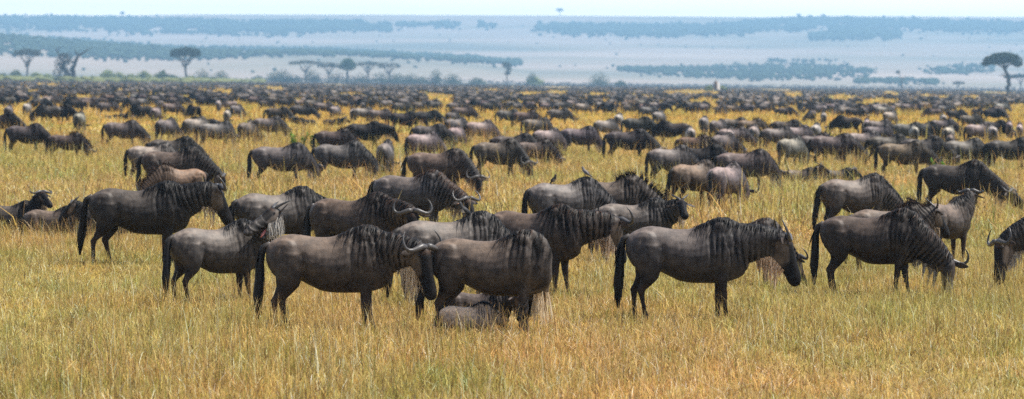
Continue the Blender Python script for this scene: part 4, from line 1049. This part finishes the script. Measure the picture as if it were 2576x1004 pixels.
nt.links.new(c, tr.inputs[0]); nt.links.new(b.outputs[0], mx.inputs[1]); nt.links.new(tr.outputs[0], mx.inputs[2]); nt.links.new(mx.outputs[0], out.inputs[0]); M_GRASS = m
PAL = [((.60, .42, .145), 5), ((.72, .54, .22), 5), ((.43, .27, .095), 3.4), ((.46, .39, .10), 3.2), ((.28, .29, .07), 1.7), ((.48, .28, .12), 1.8), ((.92, .82, .58), 2.0), ((.16, .095, .045), 3.6)]
PW = [w for _, w in PAL]
def patch(size, n, hmin, hmax, w, seed, lean=.6, stalks=0, clump=0):
    g = np.random.default_rng(seed); r = random.Random(seed)
    nb = n + stalks
    if clump:
        cx = g.uniform(-.5, .5, (clump, 2)) * size; ci = g.integers(0, clump, nb); bx = cx[ci] + g.normal(0, .06 * max(1, w / .008), (nb, 2))
        m_ = g.random(nb) < .4; bx[m_] = g.uniform(-.5, .5, (m_.sum(), 2)) * size
    else: bx = g.uniform(-.5, .5, (nb, 2)) * size
    h = g.uniform(hmin, hmax, nb) * (.55 + .45 * g.random(nb)); h[n:] = g.uniform(hmax * 1.1, hmax * 2.2, stalks)
    an = g.uniform(0, 2 * np.pi, nb); dr = np.stack([np.cos(an), np.sin(an)], 1); ln = g.gamma(2, lean / 2, nb) * h; ln[n:] *= .55
    fa = g.uniform(0, np.pi, nb); sd = np.stack([np.cos(fa), np.sin(fa)], 1) * (w * g.uniform(.6, 1.4, nb) / 2)[:, None]; sd[n:] *= .8
    V = np.zeros((nb, 7, 3)); 
    for i, (f, ww) in enumerate(((0, 1), (.45, .85), (.8, .55))):
        cc = bx + dr * (ln * f ** 2)[:, None]; z = h * f * (1 - .12 * f * (ln / h))
        V[:, 2 * i, :2] = cc - sd * ww; V[:, 2 * i + 1, :2] = cc + sd * ww; V[:, 2 * i, 2] = V[:, 2 * i + 1, 2] = z
    V[:, 6, :2] = bx + dr * ln[:, None]; V[:, 6, 2] = h * (1 - .2 * np.minimum(1, ln / h)); V[:, :2, 2] -= .03
    b0 = np.arange(nb) * 7
    q = np.concatenate([np.stack([b0, b0 + 1, b0 + 3, b0 + 2], 1), np.stack([b0 + 2, b0 + 3, b0 + 5, b0 + 4], 1)]); t = np.stack([b0 + 4, b0 + 5, b0 + 6], 1)
    ci = np.array(r.choices(range(len(PAL)), PW, k=nb)); base = np.minimum(.9, np.array([c for c, _ in PAL])[ci] * g.uniform(.5, 1.45, nb)[:, None])
    C = np.ones((nb, 7, 4)); C[:, :, :3] = base[:, None, :]
    C[n:, 4:, :3] = C[n:, 4:, :3] * .5 + np.array((.45, .30, .16)) * .5
    me = bpy.data.meshes.new('grass patch'); me.vertices.add(nb * 7); me.vertices.foreach_set('co', V.astype(np.float32).ravel())
    nl = q.size + t.size; me.loops.add(nl); me.loops.foreach_set('vertex_index', np.concatenate([q.ravel(), t.ravel()]).astype(np.int32))
    me.polygons.add(len(q) + len(t)); ls = np.concatenate([np.arange(len(q)) * 4, len(q) * 4 + np.arange(len(t)) * 3]); me.polygons.foreach_set('loop_start', ls.astype(np.int32))
    a = me.color_attributes.new('col', 'FLOAT_COLOR', 'POINT'); a.data.foreach_set('color', C.astype(np.float32).ravel())
    me.materials.append(M_GRASS); me.update(calc_edges=True); me.validate(); return me
LODS = [  # y0, y1, patch size, blades, hmin, hmax, width, stalks, clumps
 (24, 60, 1.2, 1300, .07, .25, .0072, 75, 22), (60, 150, 3.0, 2000, .18, .46, .019, 50, 60), (150, 420, 9.0, 2600, .22, .50, .055, 60, 90), (420, 1500, 34.0, 3000, .25, .60, .24, 30, 150)]
protos = []; pts, idx, rot, scl = [], [], [], []
for li, (y0, y1, sz, nbl, h0, h1, w, stk, cl) in enumerate(LODS):
    nv = 5 if li == 0 else 4; base = len(protos)
    for k in range(nv): protos.append(patch(sz * 1.08, nbl, h0, h1, w, 300 + li * 10 + k, stalks=stk, clump=cl))
    y = y0 + sz / 2
    while y < y1 + sz / 2:
        hw = y * (1287.5 / FP) * 1.08 + 1.5 + (2.5 if li == 0 else 0); x = -hw
        while x < hw:
            xx = x + random.uniform(-.1, .1) * sz; f = noise.noise(Vector((xx * .22, y * .11, 2)))
            hs = .95 + .75 * f
            if li == 0: hs *= .95
            pts.append((xx, y + random.uniform(-.1, .1) * sz, 0)); idx.append(base + random.randrange(nv)); rot.append(random.randrange(4) * math.pi / 2 + random.uniform(-.1, .1)); s_ = random.uniform(.95, 1.1); scl.append((s_, s_, max(.6, hs)))
            x += sz
        y += sz
print('grass patches', len(pts))
scatter('grass', pts, idx, rot, scl, protos, 'golden knee-high savanna grass covering the plain', 'grass')

# ------------------------------------------------------------------ haze, sky, sun, camera
mb = MB(); x0, x1, y0, y1, z0, z1 = -3500, 3500, -160, 8750, -1, 205
mb.add([(x0, y0, z0), (x1, y0, z0), (x1, y1, z0), (x0, y1, z0), (x0, y0, z1), (x1, y0, z1), (x1, y1, z1), (x0, y1, z1)], [(0, 3, 2, 1), (4, 5, 6, 7), (0, 1, 5, 4), (1, 2, 6, 5), (2, 3, 7, 6), (3, 0, 4, 7)])
m, nt, b = new_mat('haze'); nt.nodes.remove(b); pv = N(nt, 'ShaderNodeVolumePrincipled')
pv.inputs['Color'].default_value = (.41, .71, .98, 1); pv.inputs['Density'].default_value = 1.85e-4; pv.inputs['Anisotropy'].default_value = .15
if 'Absorption Color' in pv.inputs: pv.inputs['Absorption Color'].default_value = (0, 0, 0, 1)
nt.links.new(pv.outputs[0], nt.nodes['Material Output'].inputs['Volume'])
hz = mb.obj('haze', [m], smooth=False); tag(hz, 'pale blue haze over the plain and hills', 'haze', kind='stuff')

SUN_EL, SUN_AZ = R(60), R(82)      # azimuth measured from straight ahead (+Y) towards the right (+X)
w = bpy.data.worlds.new('World'); scn.world = w; w.use_nodes = True; nt = w.node_tree; bg = nt.nodes['Background']
sk = nt.nodes.new('ShaderNodeTexSky'); sk.sky_type = 'NISHITA'; sk.sun_disc = False; sk.sun_elevation = SUN_EL; sk.sun_rotation = SUN_AZ; sk.air_density = 1.0; sk.dust_density = 1.2; sk.ozone_density = 1.0; sk.altitude = 1500
tcw = nt.nodes.new('ShaderNodeTexCoord'); sz = nt.nodes.new('ShaderNodeSeparateXYZ'); nt.links.new(tcw.outputs['Generated'], sz.inputs[0])
def mth(op, a, b_=None):
    k = nt.nodes.new('ShaderNodeMath'); k.operation = op
    for q, v in zip(k.inputs, (a, b_)):
        if v is None: continue
        if isinstance(v, (int, float)): q.default_value = v
        else: nt.links.new(v, q)
    return k.outputs[0]
# thin bright cloud lying low over the horizon
glow = mth('MULTIPLY', mth('EXPONENT', mth('MULTIPLY', mth('MAXIMUM', sz.outputs['Z'], 0.0), -11.0)), 14.0)
vm = nt.nodes.new('ShaderNodeVectorMath'); vm.operation = 'SCALE'; vm.inputs[0].default_value = (1.0, .84, .74); nt.links.new(glow, vm.inputs['Scale'])
va = nt.nodes.new('ShaderNodeVectorMath'); va.operation = 'ADD'; nt.links.new(sk.outputs[0], va.inputs[0]); nt.links.new(vm.outputs[0], va.inputs[1])
nt.links.new(va.outputs[0], bg.inputs['Color']); bg.inputs['Strength'].default_value = .095
sd = bpy.data.lights.new('Sun', 'SUN'); sd.energy = 5.0; sd.angle = R(.6); sd.color = (1, .95, .87)
so = bpy.data.objects.new('Sun', sd); COL.objects.link(so)
vec = Vector((math.sin(SUN_AZ) * math.cos(SUN_EL), math.cos(SUN_AZ) * math.cos(SUN_EL), math.sin(SUN_EL)))
so.rotation_euler = vec.to_track_quat('Z', 'Y').to_euler(); so.location = (0, 0, 50)

cam = bpy.data.cameras.new('Camera'); co = bpy.data.objects.new('Camera', cam); COL.objects.link(co)
cam.sensor_width = 36; cam.lens = 36 * FP / 2575; cam.clip_start = .5; cam.clip_end = 30000
cam.dof.use_dof = True; cam.dof.focus_distance = 42; cam.dof.aperture_fstop = 2.6
co.matrix_world = Matrix(((Rt.x, Up.x, -Fw.x, EYE.x), (Rt.y, Up.y, -Fw.y, EYE.y), (Rt.z, Up.z, -Fw.z, EYE.z), (0, 0, 0, 1)))
scn.camera = co
scn.view_settings.view_transform = 'Standard'; scn.view_settings.look = 'None'; scn.view_settings.gamma = 1; scn.view_settings.exposure = 0.78
scn.render.engine = 'CYCLES'; cy = scn.cycles
cy.use_denoising = False; cy.max_bounces = 5; cy.diffuse_bounces = 3; cy.transmission_bounces = 4; cy.volume_bounces = 0; cy.transparent_max_bounces = 4
cy.sample_clamp_indirect = 4
